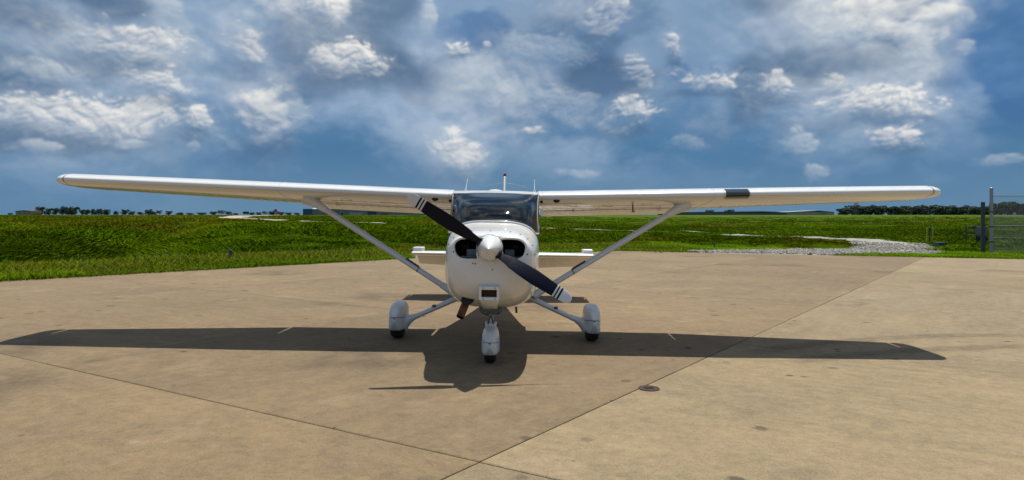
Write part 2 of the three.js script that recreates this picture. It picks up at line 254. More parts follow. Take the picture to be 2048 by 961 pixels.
// ---------------------------------------------------------------- concrete apron, slab by slab
{
  const apron = new THREE.Group(); apron.name = 'apron'; scene.add(apron); tag(apron, 'tan concrete apron of large square slabs', 'apron', null, 'structure');
  const variants = [];
  for (let k = 0; k < 4; k++) {
    const F = tileFbm(20 + k), G = tileFbm(40 + k), S = tileNoise(256, 90 + k), R = rng(500 + k);
    const tint = [[0.200, 0.143, 0.077], [0.222, 0.168, 0.094], [0.190, 0.134, 0.071], [0.228, 0.174, 0.099]][k];
    const drips = Array.from({ length: 26 }, () => [R(), R(), 0.002 + 0.011 * R() ** 3, 0.25 + 0.5 * R()]);
    const crackN = tileNoise(64, 700 + k);
    const map = dataTex(1024, 1024, (i, j, p) => {
      const u = i / 1024, v = j / 1024, big = F(u, v, 0, 4), streak = S(u * 14 + G(u, v, 2, 4) * 1.5, v * 90) * 0.5 + S(u * 6, v * 40 + 9) * 0.5, med = G(u, v, 4, 7, 0.9);
      const stain = smooth(0.28, 0.6, G(u, v, 0, 5, 0.7)) , pale = smooth(0.25, 0.65, F(v, u, 1, 5, 0.7)), gr = R();
      let c = 1 + 0.2 * big + 0.1 * streak + 0.24 * med + (gr - 0.5) * 0.45 - 0.26 * stain + 0.2 * pale;
      for (const q of drips) { const a = Math.abs(u - q[0]), b = Math.abs(v - q[1]); if (a < 0.02 && b < 0.02) c *= 1 - q[3] * smooth(q[2] * 1.3, q[2] * 0.5, Math.hypot(a, b) + med * q[2] * 0.5); }
      if (k % 2) { const cr = Math.abs(v - 0.35 - 0.06 * crackN(u * 9, 1) - 0.015 * crackN(u * 50, 7)); if (u > 0.2 && u < 0.75 && cr < 0.0014) c *= 0.72; }
      if (gr > 0.996) c *= 1.5; else if (gr < 0.008) c *= 0.6;
      p[0] = toS(tint[0] * c); p[1] = toS(tint[1] * c * (1 - 0.012 * big)); p[2] = toS(tint[2] * c * (1 + 0.06 * pale - 0.05 * big));
    });
    variants.push(map);
  }
  const H = tileFbm(77), Rb = rng(5);
  const bump = dataTex(512, 512, (i, j, p) => { const v = 128 + 60 * H(i / 512, j / 512, 4, 7, 0.9) + (Rb() - 0.5) * 90; p[0] = p[1] = p[2] = v; }, false);
  bump.repeat.set(5, 5);
  const tones = [[1, 1, 1], [1.06, 1.05, 1.03], [0.94, 0.935, 0.93]];
  const mats = tones.map((t) => variants.map((map) => new THREE.MeshStandardMaterial({ map, color: new THREE.Color().setRGB(...t), bumpMap: bump, bumpScale: 0.004, roughness: 0.88 })));
  // joints run along A (q constant) and along B (p constant)
  const nA = [0.824, -0.567], nB = [0.51, 0.86], Q0 = -2.82, P0 = 3.9, S = 5.4, det = nA[0] * nB[1] - nA[1] * nB[0];
  const at = (q, p) => [(q * nB[1] - nA[1] * p) / det, (nA[0] * p - nB[0] * q) / det];
  const inside = (poly, a, b) => { const out = [], f = (p) => -(p[0] - a[0]) * (b[1] - a[1]) + (p[1] - a[1]) * (b[0] - a[0]); for (let i = 0; i < poly.length; i++) { const p = poly[i], q = poly[(i + 1) % poly.length], fp = f(p), fq = f(q); if (fp <= 0) out.push(p); if ((fp < 0 && fq > 0) || (fp > 0 && fq < 0)) { const t = fp / (fp - fq); out.push([lerp(p[0], q[0], t), lerp(p[1], q[1], t)]); } } return out; };
  const R = rng(42), J = 0.0045, slabs = [];
  for (let m = -9; m <= 8; m++) for (let n = -9; n <= 9; n++) {
    let poly = [at(Q0 + n * S + J, P0 + m * S + J), at(Q0 + (n + 1) * S - J, P0 + m * S + J), at(Q0 + (n + 1) * S - J, P0 + (m + 1) * S - J), at(Q0 + n * S + J, P0 + (m + 1) * S - J)];
    for (let i = 0; i < EDGE.length; i++) { poly = inside(poly, EDGE[i], EDGE[(i + 1) % EDGE.length]); if (poly.length < 3) break; }
    const vary = R(), dy = (R() - 0.5) * 0.004, turn = Math.floor(R() * 4), pick = R(), ox = R(), oy = R();
    if (poly.length < 3) continue;
    const cx = poly.reduce((s, p) => s + p[0], 0) / poly.length, cd = poly.reduce((s, p) => s + p[1], 0) / poly.length;
    if (cd < -9) continue;
    const light = n >= 0;                               // the strip right of the long joint was poured paler
    const top = [], uv = [], c = 0.012;
    const put = (p, h) => { top.push(p[0], apronY(p[0]) + dy + h, -p[1]); const qx = (nA[0] * p[0] + nA[1] * p[1]) / S + ox, qy = (nB[0] * p[0] + nB[1] * p[1]) / S + oy; uv.push(...[[qx, qy], [-qy, qx], [-qx, -qy], [qy, -qx]][turn]); };
    const inner = poly.map((p) => { const l = Math.hypot(p[0] - cx, p[1] - cd); return [p[0] + (cx - p[0]) / l * c, p[1] + (cd - p[1]) / l * c]; });
    for (let i = 1; i < poly.length - 1; i++) for (const p of [inner[0], inner[i], inner[i + 1]]) put(p, 0);
    for (let i = 0; i < poly.length; i++) {
      const k = (i + 1) % poly.length, a = poly[i], b = poly[k], ia = inner[i], ib = inner[k];
      for (const [p, h] of [[a, -0.005], [b, -0.005], [ib, 0], [a, -0.005], [ib, 0], [ia, 0], [a, -0.09], [b, -0.09], [b, -0.005], [a, -0.09], [b, -0.005], [a, -0.005]]) put(p, h);
    }
    const g = new THREE.BufferGeometry(); g.setAttribute('position', new THREE.Float32BufferAttribute(top, 3)); g.setAttribute('uv', new THREE.Float32BufferAttribute(uv, 2)); g.computeVertexNormals();
    const nv = g.attributes.normal; for (let i = 0; i < nv.count; i++) if (nv.getY(i) < -0.2) nv.setXYZ(i, -nv.getX(i), -nv.getY(i), -nv.getZ(i));
    mesh('concrete_slab', g, mats[Math.floor(vary * 3)][(light ? 1 : 0) + (pick > 0.5 ? 2 : 0)], apron);
  }
  const bed = new THREE.Shape(EDGE.map(([x, d]) => new THREE.Vector2(x, d)));
  const bg = new THREE.ShapeGeometry(bed); const bp = bg.attributes.position;
  for (let i = 0; i < bp.count; i++) { const x = bp.getX(i), d = bp.getY(i); bp.setXYZ(i, x, apronY(x) - 0.009, -d); }
  bg.computeVertexNormals();
  mesh('joint_sealant', bg, std(0.05, 0.041, 0.032, 0.9), apron);
  // rubber turning marks right of the aeroplane
  const T = tileFbm(61);
  const fade = dataTex(512, 64, (i, j, p) => { const u = i / 512, v = j / 63, e = smooth(0, 0.3, v) * smooth(1, 0.7, v) * smooth(0, 0.12, u) * smooth(1, 0.85, u); const a = 255 * 0.24 * e * clamp(0.7 + 0.9 * T(u * 2, v * 0.3, 2, 7, 0.85)); p[0] = p[1] = p[2] = a; }, false);
  fade.wrapS = fade.wrapT = THREE.ClampToEdgeWrapping;
  const rubber = new THREE.MeshStandardMaterial({ color: new THREE.Color().setRGB(0.06, 0.05, 0.042), roughness: 0.9, alphaMap: fade, transparent: true });
  const px = (u, v) => { const a = (u - 1024) / 1425, b = (v - 430) / 1425, d = EYE / (b + SLOPE * a); return [a * d, d]; };
  for (const [pts, w] of [[[px(1480, 712), px(1600, 692), px(1750, 679), px(1900, 672), px(2100, 672)], 0.2], [[px(1560, 728), px(1700, 712), px(1830, 702), px(1960, 696), px(2110, 692)], 0.2], [[px(1960, 540), px(2010, 543), px(2100, 546)], 0.9]]) {
    const cv = new THREE.CatmullRomCurve3(pts.map(([x, d]) => new THREE.Vector3(x, 0, -d))), N = 40, pos = [], uv = [], idx = [];
    for (let i = 0; i <= N; i++) { const p = cv.getPoint(i / N), t = cv.getTangent(i / N); for (const s of [-1, 1]) { const x = p.x - t.z * s * w, z = p.z + t.x * s * w; pos.push(x, apronY(x) + 0.0062, z); uv.push(i / N, (s + 1) / 2); } if (i < N) idx.push(2 * i, 2 * i + 1, 2 * i + 3, 2 * i, 2 * i + 3, 2 * i + 2); }
    const g = new THREE.BufferGeometry(); g.setAttribute('position', new THREE.Float32BufferAttribute(pos, 3)); g.setAttribute('uv', new THREE.Float32BufferAttribute(uv, 2)); g.setIndex(idx); g.computeVertexNormals();
    mesh('tyre_mark', g, rubber, apron);
  }
}

// ---------------------------------------------------------------- roads through the grass
function ribbon(pts, half, lift, N = 80) {
  const cv = new THREE.CatmullRomCurve3(pts.map(([x, d]) => new THREE.Vector3(x, 0, -d))), pos = [], uv = [], idx = [], M = 6;
  for (let i = 0; i <= N; i++) {
    const p = cv.getPointAt(i / N), t = cv.getTangentAt(i / N), h = half(i / N, p.x, -p.z);
    for (let k = 0; k <= M; k++) { const s = (k / M * 2 - 1) * h * (1 + 0.16 * fbm(i * 0.4, k > M / 2 ? 3 : 9, 1.1, 2) * 2), x = p.x - t.z * s, z = p.z + t.x * s; pos.push(x, groundY(x, -z) + lift, z); uv.push(x / 4, z / 4); }
    if (i < N) for (let k = 0; k < M; k++) { const a = i * (M + 1) + k; idx.push(a, a + 1, a + M + 2, a, a + M + 2, a + M + 1); }
  }
  const g = new THREE.BufferGeometry(); g.setAttribute('position', new THREE.Float32BufferAttribute(pos, 3)); g.setAttribute('uv', new THREE.Float32BufferAttribute(uv, 2)); g.setIndex(idx); g.computeVertexNormals(); return g;
}
const DITCH = [[-25, 84], [-18.4, 81.5], [-11.1, 80.6], [3.4, 78], [8.9, 76.3], [18.2, 73.4], [24, 73]];
const TAXI = [[-27.5, 85], [-31.5, 89.5], [-35, 92.5], [-38.6, 97.5], [-41.6, 108], [-44, 122], [-49, 150], [-58, 190]];
{
  const F = tileFbm(12), R = rng(9);
  const map = dataTex(512, 512, (i, j, p) => { const k = 1 + 0.2 * F(i / 512, j / 512, 0, 4) + 0.25 * F(i / 512, j / 512, 4, 7, 0.9) + (R() - 0.5) * 0.6; p[0] = toS(0.3 * k); p[1] = toS(0.285 * k); p[2] = toS(0.255 * k); });
  const gm = new THREE.MeshStandardMaterial({ map, roughness: 1 });
  tag(mesh('gravel_road', ribbon(GRAVEL, (t, x, d) => gravelHalf(x, d) + 0.2, 0.06, 120), gm), 'pale gravel service road curving away from the apron edge', 'road', null, 'structure');
  // loose stones
  const st = new THREE.IcosahedronGeometry(1, 0), count = 8000, im = new THREE.InstancedMesh(st, std(0.33, 0.315, 0.29, 0.95), count), M = new THREE.Matrix4(), q = new THREE.Quaternion(), col = new THREE.Color();
  const cv = new THREE.CatmullRomCurve3(GRAVEL.map(([x, d]) => new THREE.Vector3(x, 0, -d)));
  for (let i = 0; i < count; i++) {
    const t = 0.62 * Math.pow(R(), 1.6), p = cv.getPointAt(t), tg = cv.getTangentAt(t), h = gravelHalf(p.x, -p.z), s = (R() * 2 - 1) * (h + 0.25), x = p.x - tg.z * s, z = p.z + tg.x * s, r = 0.025 + 0.05 * R() * R();
    q.setFromEuler(new THREE.Euler(R() * 6, R() * 6, R() * 6));
    const out = outside(x, -z) > 0.05;
    M.compose(new THREE.Vector3(x, groundY(x, -z) + 0.06 + (out ? r * 0.35 : -1), z), q, new THREE.Vector3(r * 1.4, r * 0.8, r)); im.setMatrixAt(i, M);
    const k = 0.7 + 0.6 * R(); im.setColorAt(i, col.setRGB(k, k * 0.98, k * 0.94));
  }
  im.name = 'gravel_stones'; im.castShadow = im.receiveShadow = true; scene.add(im); tag(im, 'loose pale stones on the gravel road', 'gravel', null, 'stuff');
  const cm = new THREE.MeshStandardMaterial({ map, color: new THREE.Color().setRGB(1.25, 1.16, 1.0), roughness: 0.95 });
  tag(mesh('taxiway', ribbon(TAXI, (t) => 0.9 + 3.2 * t, 0.07), cm), 'pale concrete taxiway bending over the crest of the field', 'taxiway', null, 'structure');
  tag(mesh('drainage_strip', ribbon(DITCH, () => 0.42, 0.1, 120), cm), 'thin pale concrete drainage strip crossing the field', 'drain', null, 'structure');
}

// ---------------------------------------------------------------- grass
{
  const R = rng(1234);
  function tuft(blades, spread, height, lean, seed, width) {
    const r = rng(seed), pos = [], idx = [], nrm = [];
    for (let b = 0; b < blades; b++) {
      const a = r() * 6.283, x = Math.cos(a) * r() * spread, z = Math.sin(a) * r() * spread, h = height * (0.55 + 0.6 * r()), l = lean * (0.3 + r()), t = r() * 6.283, w = width * (0.7 + 0.6 * r()), dx = Math.cos(t), dz = Math.sin(t), bx = Math.cos(a), bz = Math.sin(a), o = pos.length / 3;
      pos.push(x - dx * w, 0, z - dz * w, x + dx * w, 0, z + dz * w, x + bx * l * 0.4 - dx * w * 0.8, h * 0.6, z + bz * l * 0.4 - dz * w * 0.8, x + bx * l * 0.4 + dx * w * 0.8, h * 0.6, z + bz * l * 0.4 + dz * w * 0.8, x + bx * l, h, z + bz * l);
      for (let k = 0; k < 5; k++) { const n = new THREE.Vector3(-dz * 0.5 + bx * 0.2, 0.9, dx * 0.5 + bz * 0.2).normalize(); nrm.push(n.x, n.y, n.z); }
      idx.push(o, o + 1, o + 3, o, o + 3, o + 2, o + 2, o + 3, o + 4);
    }
    const g = new THREE.BufferGeometry(); g.setAttribute('position', new THREE.Float32BufferAttribute(pos, 3)); g.setAttribute('normal', new THREE.Float32BufferAttribute(nrm, 3)); g.setIndex(idx); return g;
  }
  const gm = new THREE.MeshPhysicalMaterial({ color: 0xffffff, roughness: 1, specularIntensity: 0.12, side: THREE.DoubleSide });
  const M = new THREE.Matrix4(), q = new THREE.Quaternion(), up = new THREE.Vector3(0, 1, 0), col = new THREE.Color();
  const blocked = (x, d) => polyDist(x, d, GRAVEL) < gravelHalf(x, d) + 0.35 * fbm(x, d, 2, 2) || polyDist(x, d, TAXI) < clamp((d - 84) / 40) * 2.6 + 0.9;
  function scatter(name, label, geo, count, place, size, tint) {
    const im = new THREE.InstancedMesh(geo, gm, count); let n = 0;
    for (let tries = 0; n < count && tries < count * 4; tries++) {
      const p = place(); if (!p) continue; const [x, d] = p;
      const s = size(x, d); if (!s) continue;
      q.setFromAxisAngle(up, R() * 6.283);
      M.compose(new THREE.Vector3(x, groundY(x, d) - 0.01, -d), q, new THREE.Vector3(s[0], s[1], s[0])); im.setMatrixAt(n, M);
      im.setColorAt(n, tint(x, d)); n++;
    }
    im.count = n; im.name = name; im.castShadow = im.receiveShadow = true; scene.add(im); tag(im, label, 'grass', null, 'stuff');
  }
  const colour = (x, d) => {
    const b = fbm(x * 0.05, d * 0.05, 7.7, 3), m = fbm(x * 0.35, d * 0.35, 2.2, 2), dry = smooth(0.05, 0.45, fbm(x * 0.09 + 40, d * 0.05, 9.1, 3) + 0.25 * smooth(-19, -32, x) - 0.3 * Math.exp(-((x + 17) ** 2 / 80 + (d - 52) ** 2 / 200))), k = (0.8 + 0.5 * R()) * Math.max(0.4, 1 + 0.9 * b + 0.5 * m);
    const soil = Math.exp(-((x + 9.5) ** 2 / 2.5 + (d - 30.5) ** 2 / 6));
    return col.setRGB(lerp(0.092, 0.135, Math.max(dry, soil)) * k, lerp(0.168, 0.135, Math.max(dry, soil)) * k * (1 - 0.3 * soil), lerp(0.0015, 0.006, dry) * k + 0.02 * soil);
  };
  const shape = tuft(10, 0.2, 0.13, 0.12, 5, 0.006), tall = tuft(9, 0.15, 0.21, 0.15, 6, 0.005), far = tuft(12, 0.42, 0.15, 0.24, 7, 0.02);
  const A = () => (R() * 2 - 1) * 0.8;
  scatter('mown_grass', 'short green grass of the field near the apron', shape, 150000, () => { const d = 15 + 33 * Math.pow(R(), 0.9), x = A() * d, s = outside(x, d); return s > 0.02 && s < 30 && !blocked(x, d) ? [x, d] : null; }, (x, d) => { const k = 0.75 + 0.6 * R(); return [k, k * (0.7 + 0.5 * smooth(-0.2, 0.3, fbm(x * 0.3, d * 0.3, 5, 2)))]; }, colour);
  scatter('field_grass', 'green grass covering the rising field', far, 150000, () => { const d = 34 + 120 * R() * R(), x = A() * d; return outside(x, d) > 12 && !blocked(x, d) ? [x, d] : null; }, (x, d) => { const k = 0.8 + 0.8 * R(); if (polyDist(x, d, DITCH) < 0.55 && fbm(x * 0.12, d * 0.12, 4, 2) > -0.1) return null; return [k, k * (0.45 + 0.5 * smooth(-0.2, 0.3, fbm(x * 0.22, d * 0.22, 5, 2)))]; }, colour);
  scatter('verge_grass', 'tall seeding grass along the apron edge', tall, 42000, () => { const d = 15 + 24 * R(), x = A() * d, s = outside(x, d); const reach = x > 9 ? 1.4 : 5.5; return s > -0.1 * R() && s < reach && R() < 1.1 - s / reach && !blocked(x, d) ? [x, d] : null; }, (x, d) => { const k = 0.7 + 0.6 * R(), s = outside(x, d); return [k, k * (0.4 + 0.6 * smooth(0.1, 2.2, s))]; }, (x, d) => { const k = 0.8 + 0.6 * R(); return R() < 0.3 ? col.setRGB(0.19 * k, 0.165 * k, 0.03 * k) : col.setRGB(0.118 * k, 0.172 * k, 0.003 * k); });
  // seed heads and small white flowers
  const head = mergeGeometries([rod([0, 0, 0], [0.02, 0.3, 0], 0.002, 0.0015, 3), new THREE.IcosahedronGeometry(0.014, 0).scale(0.7, 1.6, 0.7).translate(0.02, 0.31, 0).toNonIndexed()].map((g) => (g.index ? g.toNonIndexed() : g)));
  scatter('seed_heads', 'pale seed heads and small white flowers in the verge', head, 1700, () => { const d = 15 + 23 * R(), x = A() * d, s = outside(x, d); return s > 0.4 && s < (x > 9 ? 3 : 6.5) && !blocked(x, d) && fbm(x * 0.3, d * 0.3, 8, 2) > 0.08 + 0.2 * R() ? [x, d] : null; }, () => { const k = 0.7 + 0.5 * R(); return [k, k]; }, () => { const k = 0.7 + 0.5 * R(); return col.setRGB(0.34 * k, 0.34 * k, 0.17 * k); });
}

// ---------------------------------------------------------------- the aeroplane; its own axes: x right in the picture, y up, z towards its nose, z = 0 at the wing's leading edge
{
  const plane = thing('light_aircraft', 'white high-wing single-propeller light aircraft parked on the concrete apron', 'aeroplane', [-0.23, 0.0033, -8.85]);
  plane.rotation.set(0, -0.0087, Math.atan(SLOPE), 'YZX');
  const Fp = tileFbm(15), Rp = rng(31);
  const dirt = dataTex(512, 512, (i, j, p) => { const u = i / 512, v = j / 512, k = 1 - 0.05 * smooth(0.1, 0.6, Fp(u, v, 0, 6, 0.7)) - 0.03 * Math.abs(Fp(u, v, 3, 7, 0.8)) - (Rp() > 0.9985 ? 0.22 : 0); p[0] = toS(0.78 * k); p[1] = toS(0.78 * k); p[2] = toS(0.765 * k); });
  const gloss = dataTex(256, 256, (i, j, p) => { const v = 62 + 34 * Fp(i / 256, j / 256, 1, 6, 0.7); p[0] = p[1] = p[2] = v; }, false);
  const white = new THREE.MeshPhysicalMaterial({ map: dirt, roughness: 1, roughnessMap: gloss, clearcoat: 0.6, clearcoatRoughness: 0.06 });
  const grey = new THREE.MeshPhysicalMaterial({ color: new THREE.Color().setRGB(0.66, 0.69, 0.72), roughness: 0.32, clearcoat: 0.4, clearcoatRoughness: 0.1 });
  const dark = std(0.012, 0.012, 0.013, 0.7), black = std(0.02, 0.02, 0.022, 0.45), rubber = std(0.018, 0.017, 0.017, 0.85), steel = std(0.55, 0.56, 0.58, 0.3, { metalness: 0.9 }), seam = std(0.05, 0.05, 0.05, 0.8);  // dark: near-black that paints the shade inside openings modelled solid
  const V = (x, y, z) => new THREE.Vector3(x, y, z);

  // ---- fuselage: z, half width, top, bottom, squareness
  const ST = [[1.622, 0.30, 1.375, 1.0, 2.8], [1.615, 0.345, 1.395, 0.945, 2.9], [1.60, 0.385, 1.412, 0.895, 3], [1.55, 0.432, 1.432, 0.81, 3], [1.45, 0.460, 1.449, 0.735, 3], [1.30, 0.484, 1.470, 0.665, 3], [1.10, 0.506, 1.492, 0.612, 3], [0.86, 0.522, 1.532, 0.58, 3.2], [0.5, 0.535, 1.555, 0.565, 3.5], [0.1, 0.538, 1.52, 0.56, 4], [-0.3, 0.538, 1.46, 0.565, 5], [-1.72, 0.53, 1.46, 0.615, 5]];
  function station(T, z) { let i = 0; while (i < T.length - 2 && z < T[i + 1][0]) i++; const a = T[i], b = T[i + 1], t = clamp((z - a[0]) / (b[0] - a[0])); return a.map((v, k) => lerp(v, b[k], t)); }
  function ring(T, z, N = 56) {
    const [, w, top, bot, n] = station(T, z), yc = (top + bot) / 2 + 0.04, out = [];
    for (let i = 0; i < N; i++) { const a = i / N * 6.28318, c = Math.cos(a), s = Math.sin(a), e = 2 / n; out.push([w * Math.sign(c) * Math.pow(Math.abs(c), e), yc + (s > 0 ? top - yc : yc - bot) * Math.sign(s) * Math.pow(Math.abs(s), e), z]); }
    return out;
  }
  const deckY = (x, z) => { const [, w, top, bot, n] = station(ST, z), yc = (top + bot) / 2 + 0.04; return yc + (top - yc) * Math.pow(Math.max(0, 1 - Math.pow(Math.min(1, Math.abs(x) / w), n)), 1 / n); };
  const rings = (T, z0, z1, n, flip) => { const r = []; for (let i = 0; i <= n; i++) r.push(ring(T, lerp(z0, z1, i / n))); return r; };
  const zs = [1.622, 1.615, 1.60, 1.575, 1.55, 1.52, 1.49, 1.45, 1.425].map((z) => ring(ST, z));
  // nose bowl with its openings cut out
  const intakePts = [[0.11, 1.366], [0.20, 1.38], [0.30, 1.37], [0.358, 1.328], [0.37, 1.27], [0.345, 1.2], [0.28, 1.162], [0.165, 1.158], [0.12, 1.168], [0.126, 1.225], [0.11, 1.285]];
  const intakeCurve = (s) => new THREE.CatmullRomCurve3(intakePts.map(([x, y]) => V(x * s, y, 0)), true, 'catmullrom', 0.5);
  const hollow = std(0.13, 0.13, 0.13, 0.7); let bowl = new Brush(loft(zs), white), cowlBody = new Brush(loft([1.42, 1.36, 1.3, 1.2, 1.1, 1.0, 0.93, 0.865].map((z) => ring(ST, z))), white); const ev = new Evaluator(); ev.useGroups = true; ev.attributes = ['position', 'normal', 'uv'];
  for (const s of [-1, 1]) {
    const sh = new THREE.Shape(intakeCurve(s).getPoints(44).map((p) => new THREE.Vector2(p.x, p.y)));
    const cut = new Brush(new THREE.ExtrudeGeometry(sh, { depth: 0.8, bevelEnabled: false }).translate(0, 0, 0.98), hollow); cut.updateMatrixWorld(); bowl.updateMatrixWorld(); cowlBody.updateMatrixWorld();
    bowl = ev.evaluate(bowl, cut, SUBTRACTION); cowlBody = ev.evaluate(cowlBody, cut, SUBTRACTION);
  }
  const mats = Array.isArray(bowl.material) ? bowl.material : [bowl.material];
  const cowlPart = mesh('nose_bowl', bowl.geometry, mats, plane);
  for (const s of [-1, 1]) {
    const surf = (p) => { const q = p.clone(); const r = Math.abs(p.x) / 0.4; q.z = 1.617 - 0.028 * Math.pow(r, 4); return q; };
    const cv = new THREE.CatmullRomCurve3(intakeCurve(s).getPoints(44).slice(0, 44).map(surf), true);
    mesh('intake_lip', new THREE.TubeGeometry(cv, 90, 0.0125, 8, true), white, cowlPart);
    const eng = merged([box(0.1, 0.075, 0.05, s * 0.2, 1.215, 1.36), box(0.2, 0.012, 0.2, s * 0.25, 1.18, 1.42)]);
    mesh('engine_baffle', eng, std(0.2, 0.23, 0.27, 0.4, { metalness: 0.5 }), cowlPart);
    mesh('cylinder_head', merged([0, 1, 2, 3].map((k) => new THREE.CylinderGeometry(0.055, 0.055, 0.008, 16).rotateZ(1.57).translate(s * (0.24 + k * 0.02), 1.28, 1.3))), std(0.06, 0.06, 0.065, 0.5, { metalness: 0.6 }), cowlPart);
  }
  const cowl = mesh('engine_cowl', cowlBody.geometry, [].concat(cowlBody.material), plane);
  mesh('cowl_seam', loft([ring(ST, 1.43), ring(ST, 1.41)].map((r) => r.map(([x, y, z]) => [x * 0.994, 1.05 + (y - 1.05) * 0.994, z])), { capA: false, capB: false }), seam, cowl);
  const body = mesh('fuselage', loft(rings(ST, 0.86, -1.72, 26)), white, plane);
  mesh('cowl_seam', loft([ring(ST, 0.87), ring(ST, 0.85)].map((r) => r.map(([x, y, z]) => [x * 0.995, 1.05 + (y - 1.05) * 0.995, z]))), seam, cowl);
  // screws along the cowl joints
  const screw = new THREE.CylinderGeometry(0.0065, 0.0065, 0.004, 8);
  for (const z of [1.395, 1.455]) for (let k = 0; k < 11; k++) {
    const a = lerp(0.12, 3.02, k / 10), r = ring(ST, z, 400), i = Math.round(a / 6.28318 * 400) % 400, p = r[i], b = r[(i + 1) % 400], n = V(b[1] - p[1], -(b[0] - p[0]), 0).normalize();
    const g = screw.clone().applyQuaternion(new THREE.Quaternion().setFromUnitVectors(V(0, 1, 0), n)).translate(p[0] + n.x * 0.001, p[1] + n.y * 0.001, z); mesh('screw', g, seam, cowl);
  }
  for (const [x, y] of [[-0.17, 1.12], [-0.145, 1.118], [0.03, 1.06], [-0.37, 1.235], [0.385, 1.22]]) mesh('screw', new THREE.CylinderGeometry(0.007, 0.007, 0.02, 8).rotateX(1.57).translate(x, y, Math.abs(x) > 0.3 ? 1.607 : 1.617), seam, cowlPart);

  // cooling-air box under the spinner
  const scoop = new THREE.Group(); scoop.name = 'air_scoop'; scoop.position.set(0, 0.822, 1.61); scoop.rotation.x = 0.06; plane.add(scoop);
  {
    const fr = new THREE.Shape([[-0.1, -0.066], [0.1, -0.066], [0.1, 0.066], [-0.1, 0.066]].map((p) => new THREE.Vector2(...p))); fr.holes.push(new THREE.Path([[-0.082, -0.044], [-0.082, 0.04], [0.082, 0.04], [0.082, -0.044]].map((p) => new THREE.Vector2(...p))));
    mesh('scoop_frame', new THREE.ExtrudeGeometry(fr, { depth: 0.12, bevelEnabled: true, bevelSize: 0.004, bevelThickness: 0.004, bevelSegments: 2 }).translate(0, 0, -0.09), white, scoop);
    mesh('scoop_filter', box(0.164, 0.084, 0.01, 0, -0.002, -0.02), std(0.035, 0.02, 0.014, 0.9), scoop);
    mesh('scoop_mesh', merged([...Array.from({ length: 13 }, (_, i) => box(0.002, 0.084, 0.003, -0.078 + i * 0.013, -0.002, -0.013)), ...Array.from({ length: 7 }, (_, i) => box(0.164, 0.002, 0.003, 0, -0.041 + i * 0.013, -0.0115))]), std(0.1, 0.05, 0.03, 0.7), scoop);
    for (const [x, y] of [[-0.06, 0.055], [0.06, 0.055], [-0.06, -0.057], [0.06, -0.057]]) mesh('screw', new THREE.CylinderGeometry(0.006, 0.006, 0.006, 8).rotateX(1.57).translate(x, y, 0.034), seam, scoop);
  }
  const chute = []; for (let i = 0; i <= 8; i++) { const t = i / 8, w = lerp(0.098, 0.075, t), y0 = lerp(0.748, 0.6, t), z0 = lerp(1.515, 1.2, t * t); chute.push([[-w, y0, z0 - 0.12], [-w, y0, z0 - 0.01], [-w * 0.8, y0, z0], [w * 0.8, y0, z0], [w, y0, z0 - 0.01], [w, y0, z0 - 0.12]]); }
  mesh('cowl_chute', toCreasedNormals(loft(chute), 0.6), white, cowl);

  // exhaust
  const ex = mesh('exhaust_pipe', (() => { const a = V(-0.215, 0.79, 1.34), b = V(-0.305, 0.548, 1.47), cv = new THREE.CatmullRomCurve3([a, V(-0.235, 0.735, 1.375), V(-0.27, 0.64, 1.42), b]); const o = new THREE.TubeGeometry(cv, 20, 0.042, 20), i = new THREE.TubeGeometry(cv, 20, 0.038, 20); i.index.array.reverse(); return merged([o, i]); })(), (() => {
    const F = tileFbm(52); const map = dataTex(256, 256, (i, j, p) => { const u = i / 256, v = j / 256, k = F(u, v, 0, 6, 0.75), m = smooth(-0.2, 0.3, k); p[0] = toS(lerp(0.06, 0.2, m)); p[1] = toS(lerp(0.022, 0.062, m)); p[2] = toS(lerp(0.012, 0.016, m)); });
    return new THREE.MeshStandardMaterial({ map, roughness: 0.55, metalness: 0.35, side: THREE.DoubleSide }); })(), plane);
  mesh('exhaust_opening_shade', new THREE.SphereGeometry(1, 24, 10).scale(0.068, 0.014, 0.062).rotateX(0.95).rotateZ(0.1).translate(-0.232, 0.7275, 1.432), dark, ex);  // solid disc, coloured near-black for the shade in the pipe hole

  // windscreen: base curve on the deck, top at the wing's leading edge
  const baseZ = (s) => 0.86 - 0.34 * s * s, HW = 0.532;
  function shield(u, s, off = 0) {
    const x0 = HW * 0.985 * Math.sin(s * 1.5708) , b = V(x0, Math.max(deckY(x0, baseZ(s)) + 0.004, 1.40), baseZ(s)), t = V(HW * Math.sin(s * 1.5708), 1.882 - 0.012 * s * s, 0.015);
    const p = b.lerp(t, u), k = Math.sin(Math.PI * Math.pow(u, 0.8)) * (1 - 0.75 * s ** 4);
    p.y += 0.06 * k; p.z += 0.075 * k + off; p.x *= 1 - 0.03 * Math.sin(Math.PI * u) * Math.abs(s); p.y += off; return p;
  }
  const surface = (f, U, S) => { const pos = [], uv = [], idx = []; for (let i = 0; i <= U; i++) for (let j = 0; j <= S; j++) { const p = f(i / U, j / S * 2 - 1); pos.push(p.x, p.y, p.z); uv.push(j / S, i / U); } for (let i = 0; i < U; i++) for (let j = 0; j < S; j++) { const a = i * (S + 1) + j; idx.push(a, a + 1, a + S + 2, a, a + S + 2, a + S + 1); } const g = new THREE.BufferGeometry(); g.setAttribute('position', new THREE.Float32BufferAttribute(pos, 3)); g.setAttribute('uv', new THREE.Float32BufferAttribute(uv, 2)); g.setIndex(idx); g.computeVertexNormals(); return g; };
  const glass = new THREE.MeshPhysicalMaterial({ color: new THREE.Color().setRGB(0.10, 0.14, 0.18), transmission: 1, thickness: 0, roughness: 0.035, ior: 1.62 });
  const ws = mesh('windscreen', surface((u, s) => shield(u, s), 24, 40), glass, plane);
  const edgeCurve = (f, n = 40) => Array.from({ length: n + 1 }, (_, i) => f(i / n).toArray());
